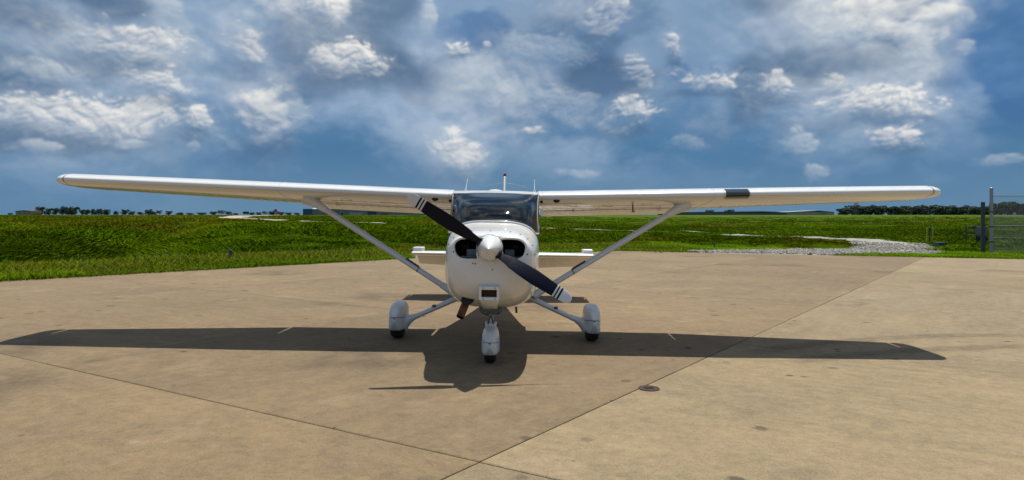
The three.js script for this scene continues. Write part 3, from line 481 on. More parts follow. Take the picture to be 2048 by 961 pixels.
  mesh('windscreen_trim', tube(edgeCurve((t) => shield(0, t * 2 - 1).add(V(0, 0.006, 0))), 0.011, 60, 8), white, ws);
  mesh('windscreen_seal', tube(edgeCurve((t) => shield(0.035, t * 2 - 1)), 0.006, 60, 6), black, ws);
  for (const s of [-1, 1]) mesh('windscreen_post', tube(edgeCurve((t) => shield(t, s), 14), 0.014, 24, 8), std(0.1, 0.105, 0.11, 0.5), ws);
  mesh('windscreen_top_trim', tube(edgeCurve((t) => shield(1, t * 2 - 1)), 0.008, 40, 6), white, ws);
  // inside the cabin
  mesh('glareshield', surface((u, s) => { const x = 0.515 * s, z = lerp(baseZ(s) - 0.03, 0.18, u); return V(x, deckY(x, z) + 0.01 + 0.03 * smooth(0.4, 1, u), z); }, 10, 24), std(0.016, 0.016, 0.018, 0.85), plane);
  mesh('instrument_panel', box(0.96, 0.2, 0.02, 0, 1.5, 0.17), black, plane);
  mesh('cabin_floor', box(1.02, 0.02, 1.85, 0, 1.475, -0.78), std(0.03, 0.03, 0.032, 0.9), plane);
  for (const s of [-1, 1]) {
    const seat = mesh('seat', merged([box(0.42, 0.3, 0.12, s * 0.25, 1.6, -0.62, 0.05)]), std(0.06, 0.06, 0.065, 0.85), plane);
    mesh('headrest', box(0.24, 0.14, 0.09, s * 0.25, 1.79, -0.64, 0.04), std(0.06, 0.06, 0.065, 0.85), seat);
    mesh('sun_visor', box(0.3, 0.09, 0.012, s * 0.3, 1.815, 0.03, 0.005), std(0.1, 0.11, 0.1, 0.4), plane);
  }
  // roof, side windows and rear cabin
  mesh('cabin_roof', loft([0.02, -0.2, -0.5, -1.0, -1.4, -1.72].map((z, i) => { const y = [1.89, 1.925, 1.925, 1.90, 1.865, 1.835][i], o = []; for (let k = 0; k <= 20; k++) { const s = k / 20 * 2 - 1; o.push([0.54 * s, y - 0.012 * s * s, z]); } for (let k = 20; k >= 0; k--) { const s = k / 20 * 2 - 1; o.push([0.54 * s, y - 0.045 - 0.012 * s * s, z]); } return o; })), white, plane);
  mesh('headliner', box(1.0, 0.012, 1.65, 0, 1.81, -0.86), std(0.12, 0.12, 0.12, 0.9), plane);
  for (const s of [-1, 1]) {
    const sw = mesh('side_window', surface((u, t) => V(s * lerp(0.535, 0.537, u), lerp(1.46, 1.82, u), t < 0 ? lerp(lerp(0.42, 0.03, u), -0.8, t + 1) : lerp(-0.8, -1.7, t)), 4, 8), glass, plane);
    for (const [a, b] of [[[0.535, 1.46, -0.78], [0.54, 1.86, -0.82]], [[0.535, 1.46, -1.7], [0.54, 1.84, -1.7]]]) mesh('door_post', rod([a[0] * s, a[1], a[2]], [b[0] * s, b[1], b[2]], 0.028, 0.028, 8), white, sw);
    mesh('door_sill', box(0.03, 0.05, 2.1, s * 0.525, 1.47, -0.66, 0.01), white, sw);
  }
  const AFT = [[-1.72, 0.53, 1.84, 0.615, 3.6], [-2.1, 0.48, 1.66, 0.64, 3], [-2.6, 0.41, 1.44, 0.675, 2.6], [-3.4, 0.30, 1.29, 0.71, 2.5], [-4.3, 0.19, 1.17, 0.745, 2.4], [-5.1, 0.10, 1.08, 0.77, 2.4], [-5.75, 0.035, 1.0, 0.80, 2.4]];
  mesh('tail_cone', loft(rings(AFT, -1.722, -5.75, 30)), white, plane);

  // ---- wings: NACA 2412
  const CH = 1.63;
  const chord = (x) => (x < 2.65 ? CH : lerp(CH, 1.13, (x - 2.65) / 2.7)), lead = (x) => (x < 2.65 ? 0 : -0.1 * (x - 2.65) / 2.7), rootY = 1.85, DIH = 0.0297, twist = (x) => lerp(0.118, 0.1, clamp((x - 0.54) / 4.9));
  function foil(c) { const yt = 0.6 * (0.2969 * Math.sqrt(c) - 0.126 * c - 0.3516 * c * c + 0.2843 * c ** 3 - 0.1036 * c ** 4), yc = c < 0.4 ? 0.02 / 0.16 * (0.8 * c - c * c) : 0.02 / 0.36 * (0.2 + 0.8 * c - c * c); return [yc + yt, yc - yt]; }
  function wingRing(s, x, c0, c1, shrink = 1, n = 22, dy = 0, dc = 0) {
    const C = chord(Math.min(x, 5.45)) , up = [], dn = [];
    for (let i = 0; i <= n; i++) { const c = c0 === 0 ? c1 * Math.pow(i / n, 1.8) : lerp(c0, c1, i / n), [a, b] = foil(Math.min(c, 1)); up.push([c, a]); dn.push([c, b]); }
    const pts = c0 === 0 ? [...up.slice().reverse(), ...dn.slice(1)] : [...up.slice().reverse(), ...dn];
    const t = twist(x), y0 = rootY + DIH * (x - 0.54) + dy;
    let out = pts.map(([c, y]) => { const cc = 0.5 + (c - 0.5) * (1 - (1 - shrink) * dc), yy = 0.012 + (y - 0.012) * shrink * (1 + 0.22 * clamp((x - 2.7) / 2.7)); return [s * x, y0 + (yy * Math.cos(t) - cc * Math.sin(t)) * C, lead(x) - (cc * Math.cos(t) + yy * Math.sin(t)) * C]; });
    if (s < 0) out = out.reverse();
    return out;
  }
  const span = (a, b, n) => Array.from({ length: n + 1 }, (_, i) => lerp(a, b, i / n));
  for (const s of [-1, 1]) {
    const W = mesh('wing', loft(span(0.585, 5.475, 34).map((x) => wingRing(s, x, 0, 0.70))), white, plane);
    mesh('wing_root_fairing', loft(span(0.535, 0.583, 2).map((x) => wingRing(s, x, 0, 0.985).map(([X, Y, Z]) => [X, Y - Math.max(0, lead(x) - 0.708 * chord(x) - Z) * 0.12, Z]))), white, W);
    const flap = mesh('flap', loft(span(0.62, 2.62, 12).map((x) => wingRing(s, x, 0.708, 1, 1, 8, -0.004).map(([X, Y, Z]) => [X, Y - Math.max(0, lead(x) - 0.708 * chord(x) - Z) * 0.12, Z]))), white, W);
    const ail = mesh('aileron', loft(span(2.645, 5.44, 14).map((x) => wingRing(s, x, 0.708, 1, 1, 8))), white, W);
    // stiffening beads and hinge fittings underneath
    const low = (x, c, lift = 0) => { const t = twist(x), C = chord(x), y = foil(c)[1]; return V(s * x, rootY + DIH * (x - 0.54) + (y * Math.cos(t) - c * Math.sin(t)) * C - lift, lead(x) - (c * Math.cos(t) + y * Math.sin(t)) * C); };
    for (let x = 0.72; x < 2.6; x += 0.12) mesh('flap_bead', rod(low(x, 0.74, 0.01).toArray(), low(x, 0.985, 0.055).toArray(), 0.006, 0.004, 6), white, flap);
    for (let x = 2.75; x < 5.4; x += 0.12) mesh('aileron_bead', rod(low(x, 0.74).toArray(), low(x, 0.985).toArray(), 0.006, 0.004, 6), white, ail);
    for (const x of [1.05, 2.25]) mesh('flap_track', box(0.02, 0.04, 0.26, 0, 0, 0, 0.008).translate(...low(x, 0.72, 0.012).toArray()), white, W);
    for (const x of [3.1, 4.1, 5.0]) mesh('aileron_hinge', box(0.02, 0.016, 0.06).translate(...low(x, 0.7, 0.004).toArray()), grey, W);
    for (const [x, c, r] of [[0.95, 0.22, 0.085], [1.45, 0.3, 0.07], [1.95, 0.25, 0.07]]) { const p = low(x, c, 0.002); mesh('inspection_cover', new THREE.TorusGeometry(r, 0.0025, 4, 32).rotateX(1.5708 + 0.08).translate(p.x, p.y, p.z), std(0.3, 0.29, 0.27, 0.7), W); }
    for (const [x0, x1] of [[0.6, 2.6]]) for (const c of [0.3, 0.52]) mesh('skin_lap', tube([low(x0, c).toArray(), low((x0 + x1) / 2, c).toArray(), low(x1, c).toArray()], 0.0028, 12, 4), std(0.34, 0.32, 0.3, 0.7), W);
    for (const x of [0.95, 1.35, 1.75, 2.15, 3.2, 3.9, 4.6]) mesh('skin_lap', tube([0.12, 0.3, 0.5, 0.69].map((c) => low(x, c).toArray()), 0.0022, 12, 4), std(0.4, 0.38, 0.36, 0.7), W);
    const lap = wingRing(s, 2.72, 0, 0.66); mesh('leading_edge_lap', new THREE.TubeGeometry(new THREE.CatmullRomCurve3(lap.map((p) => V(...p))), 60, 0.0028, 4), std(0.4, 0.39, 0.38, 0.7), W);
    // tip
    const tip = []; for (let i = 0; i <= 14; i++) { const t = i / 14, a = t * 1.52; tip.push(wingRing(s, 5.485 + 0.185 * Math.sin(a), 0, 1, Math.max(0.05, Math.pow(Math.cos(a), 0.6)), 26, -0.02 * t * t, 0.7)); }
    mesh('wing_tip', loft(tip), white, W);
    mesh('wing_tip_seam', loft([wingRing(s, 5.468, 0, 0.985, 0.985), wingRing(s, 5.49, 0, 0.985, 0.985)]), seam, W);
    mesh('navigation_light', new THREE.SphereGeometry(0.03, 14, 8).scale(0.8, 0.6, 1.6).translate(s * 5.635, 1.985, -0.3), s < 0 ? std(0.02, 0.25, 0.08, 0.15) : std(0.4, 0.02, 0.02, 0.15), W);
    // vents in the leading edge: solid knobs, the shade inside painted near-black
    const front = (x, up) => { const r = wingRing(1, x, 0, 0.7), m = 22 + up; return r[m]; };
    { const p = front(0.572, 5); mesh('fresh_air_inlet_shade', new THREE.SphereGeometry(1, 16, 10).scale(0.021, 0.027, 0.02).translate(s * p[0], p[1], p[2] - 0.004), dark, W); }
    { const p = front(0.76, 4); const g = new THREE.SphereGeometry(1, 20, 10, 0, 6.283, 1.5708, 1.5708).scale(0.045, 0.04, 0.03); mesh('stall_warning_port_shade', g.translate(s * p[0], p[1] + 0.008, p[2] - 0.008), dark, W); }
    { const p = wingRing(1, 1.0, 0, 0.7)[8]; mesh('fuel_cap', new THREE.CylinderGeometry(0.02, 0.026, 0.022, 12).translate(s * p[0], p[1] + 0.006, p[2]), std(0.1, 0.1, 0.1, 0.5), W); }
    if (s > 0) {
      // landing light bay
      const bay = mesh('landing_light', loft(span(2.86, 3.155, 6).map((x) => wingRing(1, x, 0, 0.075, 1.0).map(([X, Y, Z]) => [X, Y, Z + 0.006]))), new THREE.MeshPhysicalMaterial({ color: new THREE.Color().setRGB(0.012, 0.022, 0.026), roughness: 0.06, clearcoat: 1, clearcoatRoughness: 0.03 }), W);
      mesh('landing_light_frame', merged([2.845, 3.17].map((x, i) => loft(span(x - 0.006, x + 0.006, 1).map((q) => wingRing(1, q, 0, 0.085).map(([X, Y, Z]) => [X, Y, Z + 0.009]))))), i3(), W);
      const pp = low(1.78, 0.3); mesh('pitot_tube', merged([box(0.016, 0.085, 0.05, pp.x, pp.y - 0.04, pp.z, 0.006), rod([pp.x, pp.y - 0.08, pp.z - 0.03], [pp.x, pp.y - 0.08, pp.z + 0.13], 0.011, 0.009)]), std(0.12, 0.12, 0.13, 0.4, { metalness: 0.5 }), W);
      const fv = low(2.36, 0.3); mesh('fuel_vent', rod([fv.x, fv.y + 0.01, fv.z], [fv.x + 0.005, fv.y - 0.12, fv.z], 0.006), std(0.35, 0.34, 0.32, 0.4, { metalness: 0.6 }), W);
    }
    // strut
    const top = low(2.42, 0.28, 0.02), bot = V(s * 0.5, 0.585, -0.32), dir = bot.clone().sub(top).normalize(), side = V(0, 0, 1), nrm = dir.clone().cross(side).normalize();
    const sr = (p, a, b) => { const o = []; for (let k = 0; k < 24; k++) { const t = k / 24 * 6.283; o.push(p.clone().addScaledVector(nrm, Math.cos(t) * a).addScaledVector(side, Math.sin(t) * b * (Math.sin(t) > 0 ? 0.7 : 1.2)).toArray()); } return s < 0 ? o : o; };
    const st = mesh('wing_strut', loft([0, 0.25, 0.5, 0.75, 1].map((t) => sr(top.clone().lerp(bot, t), 0.036, 0.075))), grey, plane);
    mesh('strut_fairing', loft([[-0.035, 0.11, 0.2], [0.0, 0.085, 0.15], [0.03, 0.062, 0.115], [0.065, 0.048, 0.092], [0.10, 0.041, 0.082]].map(([t, a, b]) => sr(top.clone().lerp(bot, t), a, b))), white, st);
    mesh('strut_cuff', loft([[0.9, 0.041, 0.08], [0.95, 0.046, 0.085], [1, 0.055, 0.1]].map(([t, a, b]) => sr(top.clone().lerp(bot, t), a, b))), grey, st);
    const sp = top.clone().lerp(bot, 0.69).addScaledVector(nrm, s * (nrm.x * s > 0 ? -1 : 1) * 0).add(V(-s * 0.024, 0.034, 0.03)); mesh('strut_step', rod(sp.clone().addScaledVector(dir, -0.1).toArray(), sp.clone().addScaledVector(dir, 0.1).toArray(), 0.011, 0.011, 8), black, st);
    mesh('strut_band', loft([0.735, 0.742].map((t) => sr(top.clone().lerp(bot, t), 0.038, 0.078))), std(0.2, 0.22, 0.25, 0.5), st);

    // main gear
    const gx = s * 1.26, gz = -0.42;
    const leg = mesh('main_gear_leg', (() => { const a = V(s * 0.42, 0.56, -0.4), b = V(s * 1.12, 0.235, gz), d = b.clone().sub(a).normalize(), n2 = d.clone().cross(side).normalize(), r = (p, k) => { const o = []; for (let i = 0; i < 20; i++) { const t = i / 20 * 6.283; o.push(p.clone().addScaledVector(n2, Math.cos(t) * k).addScaledVector(side, Math.sin(t) * k * 1.5).toArray()); } return o; }; return loft([0, 0.3, 0.6, 1].map((t) => r(a.clone().lerp(b, t), lerp(0.037, 0.029, t)))); })(), grey, plane);
    mesh('gear_step', box(0.05, 0.018, 0.1, s * 0.79, 0.425, gz + 0.03, 0.004), black, leg);
    mesh('gear_fairing', (() => { const a = V(s * 0.98, 0.3, gz), b = V(gx - s * 0.08, 0.235, gz), d = b.clone().sub(a).normalize(), n2 = d.clone().cross(side).normalize(); const pr = [[0, 0.033, 0.055], [0.3, 0.037, 0.06], [0.6, 0.055, 0.08], [0.85, 0.085, 0.11], [1, 0.12, 0.14]]; return loft(pr.map(([t, k, w]) => { const p = a.clone().lerp(b, t); p.y -= 0.035 * t * t; const o = []; for (let i = 0; i < 22; i++) { const q = i / 22 * 6.283; o.push(p.clone().addScaledVector(n2, Math.cos(q) * k).addScaledVector(side, Math.sin(q) * w).toArray()); } return o; })); })(), grey, leg);
    pant('main_wheel_fairing', gx, gz, 0.11, 0.112, 0.465, 0.262, 0.32, 0.62, false);
    wheel('main_wheel', gx - s * 0.0, 0.215, gz, 0.215, 0.082);
  }
  function i3() { return white; }
  // wheel fairing: rounded box in front view, teardrop from the side
  function pant(name, x, z, w, yb, yt, ym, zf, zr, neck) {
    const y9 = ym, mk = (up0, grow) => { const rs = []; const N = 18; for (let i = 0; i <= N; i++) { const t = i / N, zz = lerp(zf, -zr, t), ym = y9 + 0.13 * zz * (zz > 0 ? 1 : 0.4), y0 = up0 ? ym + 0.003 : -9, y1 = up0 ? 9 : ym - 0.003, prof = t < 0.42 ? Math.pow(Math.sin(t / 0.42 * 1.5708), 0.3) : Math.pow(Math.max(0, Math.cos((t - 0.42) / 0.58 * 1.5708)), 0.7), hw = Math.max(0.012, w * prof) * grow, top = lerp(ym - 0.02, yt, Math.pow(prof, 0.8)), bot = lerp(ym - 0.06, yb, Math.pow(prof, 0.45));
      const o = []; for (let k = 0; k < 40; k++) { const a = k / 40 * 6.28318, c = Math.cos(a), sn = Math.sin(a), up = sn > 0, ex = up ? (neck ? 0.8 : 0.6) : 0.22; let Y = ym + (up ? (top - ym) * Math.pow(sn, neck ? 0.85 : 0.68) : -(ym - bot) * Math.pow(-sn, 0.3)), X = hw * Math.sign(c) * Math.pow(Math.abs(c), ex) * (up ? 1 : lerp(1, 0.93, Math.pow(-sn, 3))); Y = clamp(Y, y0, y1); o.push([x + X, Y, z + zz]); } rs.push(o); } return loft(rs); };
    const p = mesh(name, mk(true, 1), grey, plane);
    mesh('lower_shell', mk(false, 1.018), grey, p);
    return p;
  }
  function wheel(name, x, y, z, r, w) {
    const prof = [[0.09, -w], [r - 0.05, -w], [r - 0.02, -w * 0.92], [r - 0.004, -w * 0.6], [r, -w * 0.25], [r, w * 0.25], [r - 0.004, w * 0.6], [r - 0.02, w * 0.92], [r - 0.05, w], [0.09, w]].map((p) => new THREE.Vector2(...p));
    const wh = mesh(name, new THREE.LatheGeometry(prof, 40).rotateZ(1.5708).translate(x, y, z), rubber, plane);
    mesh('hub', new THREE.CylinderGeometry(0.09, 0.09, w * 1.7, 20).rotateZ(1.5708).translate(x, y, z), steel, wh);
    return wh;
  }
  // ---- nose gear
  const NZ = 1.04;
  pant('nose_wheel_fairing', 0, NZ, 0.098, 0.098, 0.405, 0.222, 0.24, 0.45, true);
  wheel('nose_wheel', 0, 0.182, NZ, 0.182, 0.066);
  const strut = mesh('nose_strut', merged([rod([0, 0.36, NZ - 0.06], [0, 0.6, NZ - 0.1], 0.024, 0.024, 20)]), steel, plane);
  mesh('strut_collar', merged([box(0.13, 0.05, 0.12, 0, 0.415, NZ - 0.05, 0.02), rod([0, 0.5, NZ - 0.085], [0, 0.62, NZ - 0.1], 0.034, 0.034, 20)]), grey, strut);
  mesh('torque_link', merged([rod([-0.085, 0.41, NZ - 0.03], [0.085, 0.41, NZ - 0.03], 0.009), rod([-0.03, 0.42, NZ + 0.02], [0, 0.53, NZ + 0.01], 0.008), rod([0.03, 0.42, NZ + 0.02], [0, 0.53, NZ + 0.01], 0.008)]), black, strut);
  mesh('gear_mount', merged([box(0.19, 0.035, 0.16, 0, 0.575, NZ, 0.008), box(0.1, 0.05, 0.1, 0, 0.55, NZ, 0.01), rod([-0.1, 0.56, NZ + 0.05], [-0.09, 0.6, NZ + 0.05], 0.03), rod([0.1, 0.56, NZ + 0.05], [0.09, 0.6, NZ + 0.05], 0.03), rod([-0.1, 0.55, NZ + 0.06], [-0.02, 0.5, NZ - 0.05], 0.008), rod([0.1, 0.55, NZ + 0.06], [0.02, 0.5, NZ - 0.05], 0.008)]), std(0.12, 0.12, 0.12, 0.5, { metalness: 0.5 }), strut);
  mesh('shimmy_damper', rod([-0.02, 0.525, NZ + 0.05], [0.1, 0.52, NZ + 0.03], 0.013), std(0.3, 0.3, 0.3, 0.4, { metalness: 0.7 }), strut);
  mesh('drain_tube', rod([0.275, 0.6, 0.95], [0.28, 0.535, 0.97], 0.012), black, plane);

  // ---- propeller
  const prop = new THREE.Group(); prop.name = 'propeller'; prop.position.set(0, 1.285, 1.765); prop.rotation.z = -0.557; plane.add(prop);
  const sp = mesh('spinner', new THREE.LatheGeometry([[0.0, 0.235], [0.006, 0.232], [0.018, 0.214], [0.062, 0.132], [0.098, 0.052], [0.121, -0.02], [0.133, -0.1], [0.13, -0.105], [0, -0.105]].map((p) => new THREE.Vector2(p[0], p[1])), 64).rotateX(1.5708), white, prop);
  mesh('spinner_back_plate', new THREE.CylinderGeometry(0.136, 0.136, 0.014, 56).rotateX(1.5708).translate(0, 0, -0.115), std(0.35, 0.36, 0.38, 0.35, { metalness: 0.6 }), prop);
  for (let k = 0; k < 8; k++) { const a = k / 8 * 6.283 + 0.3; mesh('spinner_screw', new THREE.CylinderGeometry(0.0055, 0.0055, 0.004, 8).rotateZ(-1.5708).rotateZ(a).translate(Math.cos(a) * 0.1275, Math.sin(a) * 0.1275, -0.06), seam, prop); }
  const bladeMat = new THREE.MeshPhysicalMaterial({ color: new THREE.Color().setRGB(0.005, 0.0075, 0.019), roughness: 0.5, specularIntensity: 0.28 }), tipMat = std(0.62, 0.63, 0.65, 0.45);
  const bladeSection = (s, r, R = 0.968) => {
    const t = r / R, c = (t < 0.25 ? lerp(0.085, 0.15, smooth(0.1, 0.3, t)) : t < 0.55 ? lerp(0.15, 0.162, smooth(0.25, 0.5, t)) : lerp(0.162, 0.108, (t - 0.55) / 0.45)) * (t > 0.93 ? Math.sqrt(Math.max(0.03, 1 - ((t - 0.93) / 0.072) ** 2)) : 1);
    const th = lerp(0.036, 0.008, Math.pow(t, 0.7)) * (t < 0.2 ? 1.3 : 1), pitch = Math.atan(0.28 / Math.max(t, 0.16)) * 0.95, o = [];
    for (let k = 0; k < 24; k++) { const a = k / 24 * 6.28318, x = Math.cos(a) * c / 2, y = Math.sin(a) * th * (Math.sin(a) > 0 ? 0.75 : 0.25) * (1 - 0.25 * Math.cos(a)); o.push([s * r, s * (x * Math.cos(pitch) - y * Math.sin(pitch)), x * Math.sin(pitch) * -1 + y * Math.cos(pitch)]); }
    return o;
  };
  for (const s of [-1, 1]) {
    const seg = (a, b, n) => loft(span(a, b, n).map((r) => bladeSection(s, r)));
    mesh('blade', merged([seg(0.085, 0.775, 28), seg(0.793, 0.808, 2), seg(0.826, 0.846, 2)]), bladeMat, prop);
    for (const [a, b] of [[0.775, 0.793], [0.808, 0.826]]) mesh('blade_stripe', seg(a, b, 2), tipMat, prop);
    mesh('blade_tip', seg(0.846, 0.968, 16), tipMat, prop);
    mesh('blade_cutout_shade', new THREE.SphereGeometry(1, 16, 10).scale(0.03, 0.052, 0.052).translate(s * 0.107, 0, -0.01), dark, prop);  // solid lump; the shade of the spinner cutout is put into its colour
  }

  // ---- tail
  const thin = (rs) => loft(rs);
  const tailFoil = (c, th) => th * 2.6 * (0.2969 * Math.sqrt(c) - 0.126 * c - 0.3516 * c * c + 0.2843 * c ** 3 - 0.1036 * c ** 4);
  for (const s of [-1, 1]) {
    const rr = (x, z0, len, c0, c1, y, tilt) => { const up = [], dn = []; for (let i = 0; i <= 14; i++) { const c = lerp(c0, c1, i / 14), h = tailFoil(c, 0.2) * len; up.push([c, h]); dn.push([c, -h]); } return [...up.reverse(), ...dn].map(([c, h]) => [s * x, y + h - c * len * Math.sin(tilt), z0 - c * len]); };
    const stab = mesh('stabiliser', loft(span(0.08, 1.72, 8).map((x) => rr(x, lerp(-4.5, -4.66, x / 1.72), lerp(1.3, 0.9, x / 1.72), 0, 0.56, 0.872, 0.085))), white, plane);
    const droop = 0.48;
    mesh('elevator', loft(span(0.1, 1.7, 8).map((x) => { const z0 = lerp(-4.5, -4.66, x / 1.72), len = lerp(1.3, 0.9, x / 1.72); return rr(x, z0, len, 0.57, 1, 0.872, 0.085).map(([X, Y, Z]) => { const d = z0 - 0.57 * len - Z; return [X, Y - d * droop, Z]; }); })), white, stab);
    mesh('elevator_horn', box(0.2, 0.08, 0.3, s * 1.625, 0.935, -4.9, 0.025), white, stab);
    mesh('elevator_tip', loft([1.725, 1.74, 1.75].map((x, i) => rr(x, -4.67, 0.88, 0, 1, 0.872, 0.2).map(([X, Y, Z]) => [X, 0.83 + (Y - 0.83) * [1, 0.75, 0.3][i], Z]))), white, stab);
    mesh('static_wick', rod([s * 1.0, 0.73, -5.6], [s * 1.005, 0.64, -5.75], 0.005), black, stab);
    mesh('static_wick', rod([s * 1.55, 0.75, -5.5], [s * 1.56, 0.69, -5.62], 0.004), black, stab);
  }
  const finR = (y, z0, len, th) => { const o = []; for (let i = 0; i < 28; i++) { const a = i / 28 * 6.283, c = 0.5 + 0.5 * Math.cos(a), h = tailFoil(c, 0.2) * th * Math.sign(Math.sin(a)); o.push([h, y, z0 - c * len]); } return o; };
  const fin = mesh('fin', loft([[0.95, -4.0, 1.75, 0.8], [1.25, -4.35, 1.5, 0.62], [1.7, -4.75, 1.2, 0.6], [2.1, -5.1, 0.95, 0.58], [2.36, -5.32, 0.8, 0.56], [2.385, -5.35, 0.74, 0.4]].map((p) => finR(...p))), white, plane);
  mesh('beacon', new THREE.LatheGeometry([[0, 0.075], [0.022, 0.068], [0.032, 0.04], [0.034, 0], [0, 0]].map((p) => new THREE.Vector2(...p)), 20).translate(0, 2.385, -5.62), std(0.16, 0.008, 0.012, 0.2), fin);
  mesh('beacon_base', new THREE.CylinderGeometry(0.036, 0.042, 0.04, 18).translate(0, 2.375, -5.62), white, fin);
  for (const s of [-1, 1]) mesh('whisker_antenna', rod([s * 0.03, 2.265, -5.5], [s * 0.42, 2.205, -5.95], 0.0055, 0.004, 6), std(0.55, 0.56, 0.58, 0.35), fin);
  mesh('whisker_mount', box(0.07, 0.022, 0.06, 0, 2.265, -5.5, 0.006), grey, fin);
  // aerials on the cabin roof
  for (const [x, lean] of [[-0.405, 0.022], [0.49, -0.002]]) {
    const a = mesh('whip_antenna', rod([x, 1.9, -0.35], [x + lean, 2.085, -0.45], 0.0065, 0.0035, 8), std(0.8, 0.8, 0.8, 0.4), plane);
    mesh('antenna_base', new THREE.CylinderGeometry(0.009, 0.018, 0.05, 12).translate(x, 1.925, -0.36), std(0.8, 0.8, 0.8, 0.4), a);
  }
  mesh('roof_fairing', new THREE.SphereGeometry(1, 20, 10).scale(0.1, 0.03, 0.16).translate(-0.02, 1.92, -0.45), white, plane);
}

// ---------------------------------------------------------------- far buildings
const CREST = 1.43;
const farX = (u, d) => (u - 1024) / 1425 * d, farY = (v, d) => EYE + (430 - v) / 1425 * d;
function windows(parent, list, material, frame) { for (const [x, y, z, w, h] of list) { const f = mesh('window', box(w + 0.3, h + 0.3, 0.16, x, y, z), frame, parent); mesh('pane', box(w, h, 0.1, x, y, z + 0.06), material, f); } }
{
  const D = 700, blueWall = std(0.03, 0.07, 0.16, 0.6), paleWall = std(0.17, 0.215, 0.26, 0.6), roofM = std(0.5, 0.52, 0.53, 0.5), pane = std(0.012, 0.016, 0.022, 0.2), trim = std(0.4, 0.42, 0.43, 0.6);
  const x0 = farX(606, D), x1 = farX(905, D), h = farY(419.2, D) - CREST, w = x1 - x0, bw = farX(624, D) - x0;
  const b = thing('hangar', 'long low blue and grey metal hangar on the horizon behind the left wing', 'hangar', [0, CREST, -D]);
  mesh('wall', box(w - bw, h, 34, x0 + bw + (w - bw) / 2, h / 2, -17), paleWall, b);
  mesh('end_block', box(bw, h + 0.5, 36, x0 + bw / 2, (h + 0.5) / 2, -17), blueWall, b);
  mesh('roof', loft([[x0 + bw, h], [x1, h]].map(([x, y]) => [[x, y, 1], [x, y + 0.5, 1], [x, y + 2.2, -17], [x, y + 0.5, -35], [x, y, -35]])), roofM, b);
  for (let k = 0; k < 15; k++) mesh('wall_panel', box(0.35, h, 0.2, x0 + bw + 4 + k * 7.2, h / 2, 0.1), std(0.13, 0.17, 0.21, 0.6), b);
  windows(b, [653, 657, 673, 677, 692, 696, 712, 716].map((u) => [farX(u, D), h * 0.58, 0.1, 1.3, 1]), pane, trim);
  mesh('hangar_door', box(9, h * 0.62, 0.3, farX(744, D), h * 0.31, 0.2), std(0.025, 0.05, 0.13, 0.6), b);
  mesh('white_door', box(12, h * 0.42, 0.3, farX(712, D), h * 0.21, 0.24), std(0.33, 0.35, 0.36, 0.6), b);
  mesh('orange_door', box(7, h * 0.3, 0.3, farX(770, D), h * 0.16, 0.24), std(0.28, 0.05, 0.02, 0.6), b);
  mesh('side_door', box(1.6, 2.2, 0.3, farX(684, D), 1.1, 0.4), pane, b);
}
{
  const D = 640, wall = std(0.3, 0.31, 0.32, 0.7), roofM = std(0.42, 0.44, 0.46, 0.55), dk = std(0.1, 0.12, 0.14, 0.7);
  const gable = (parent, xa, xb, h, rise, depth, wm, rm, ridge = 0.5) => { const xr = lerp(xa, xb, ridge); mesh('wall', loft([0, -depth].map((z) => [[xa, 0, z], [xb, 0, z], [xb, h, z], [xr, h + rise, z], [xa, h, z]])), wm, parent); mesh('roof', loft([0.5, -depth - 0.5].map((z) => [[xa - 0.4, h, z], [xr, h + rise, z], [xb + 0.4, h, z], [xb + 0.4, h + 0.28, z], [xr, h + rise + 0.3, z], [xa - 0.4, h + 0.28, z]])), rm, parent); };
  const a = thing('storage_shed', 'pale grey gabled shed on the horizon left of the right-hand trees', 'shed', [0, CREST, -D]);
  gable(a, farX(1575, D), farX(1669, D), 2.5, 1.3, 30, wall, roofM, 0.66);
  for (let k = 0; k < 5; k++) mesh('wall_panel', box(0.25, 2.4, 0.16, farX(1590 + k * 17, D), 1.2, 0.1), std(0.24, 0.25, 0.26, 0.7), a);
  mesh('shed_door', box(5, 2.2, 0.2, farX(1648, D), 1.1, 0.14), std(0.2, 0.22, 0.24, 0.7), a);
  const D2 = 600, c = thing('storage_shed', 'long dark grey shed on the horizon under the right wing', 'shed', [0, CREST, -D2]);
  gable(c, farX(1330, D2), farX(1574, D2), 2.0, 0.9, 30, dk, std(0.2, 0.22, 0.24, 0.6), 0.8);
  for (let k = 0; k < 9; k++) mesh('wall_panel', box(0.25, 1.9, 0.16, farX(1350 + k * 25, D2), 0.95, 0.1), std(0.08, 0.095, 0.11, 0.7), c);
  const D3 = 720, e = thing('farm_building', 'small beige building with brown roof among the far left trees', 'building', [0, CREST, -D3]);
  gable(e, farX(30, D3), farX(64, D3), 3.6, 0.9, 14, std(0.28, 0.25, 0.2, 0.8), std(0.1, 0.06, 0.045, 0.8));
  windows(e, [39, 48, 57].map((u) => [farX(u, D3), 2, 0.05, 1.2, 1]), std(0.02, 0.02, 0.025, 0.3), std(0.3, 0.28, 0.25, 0.7));
}

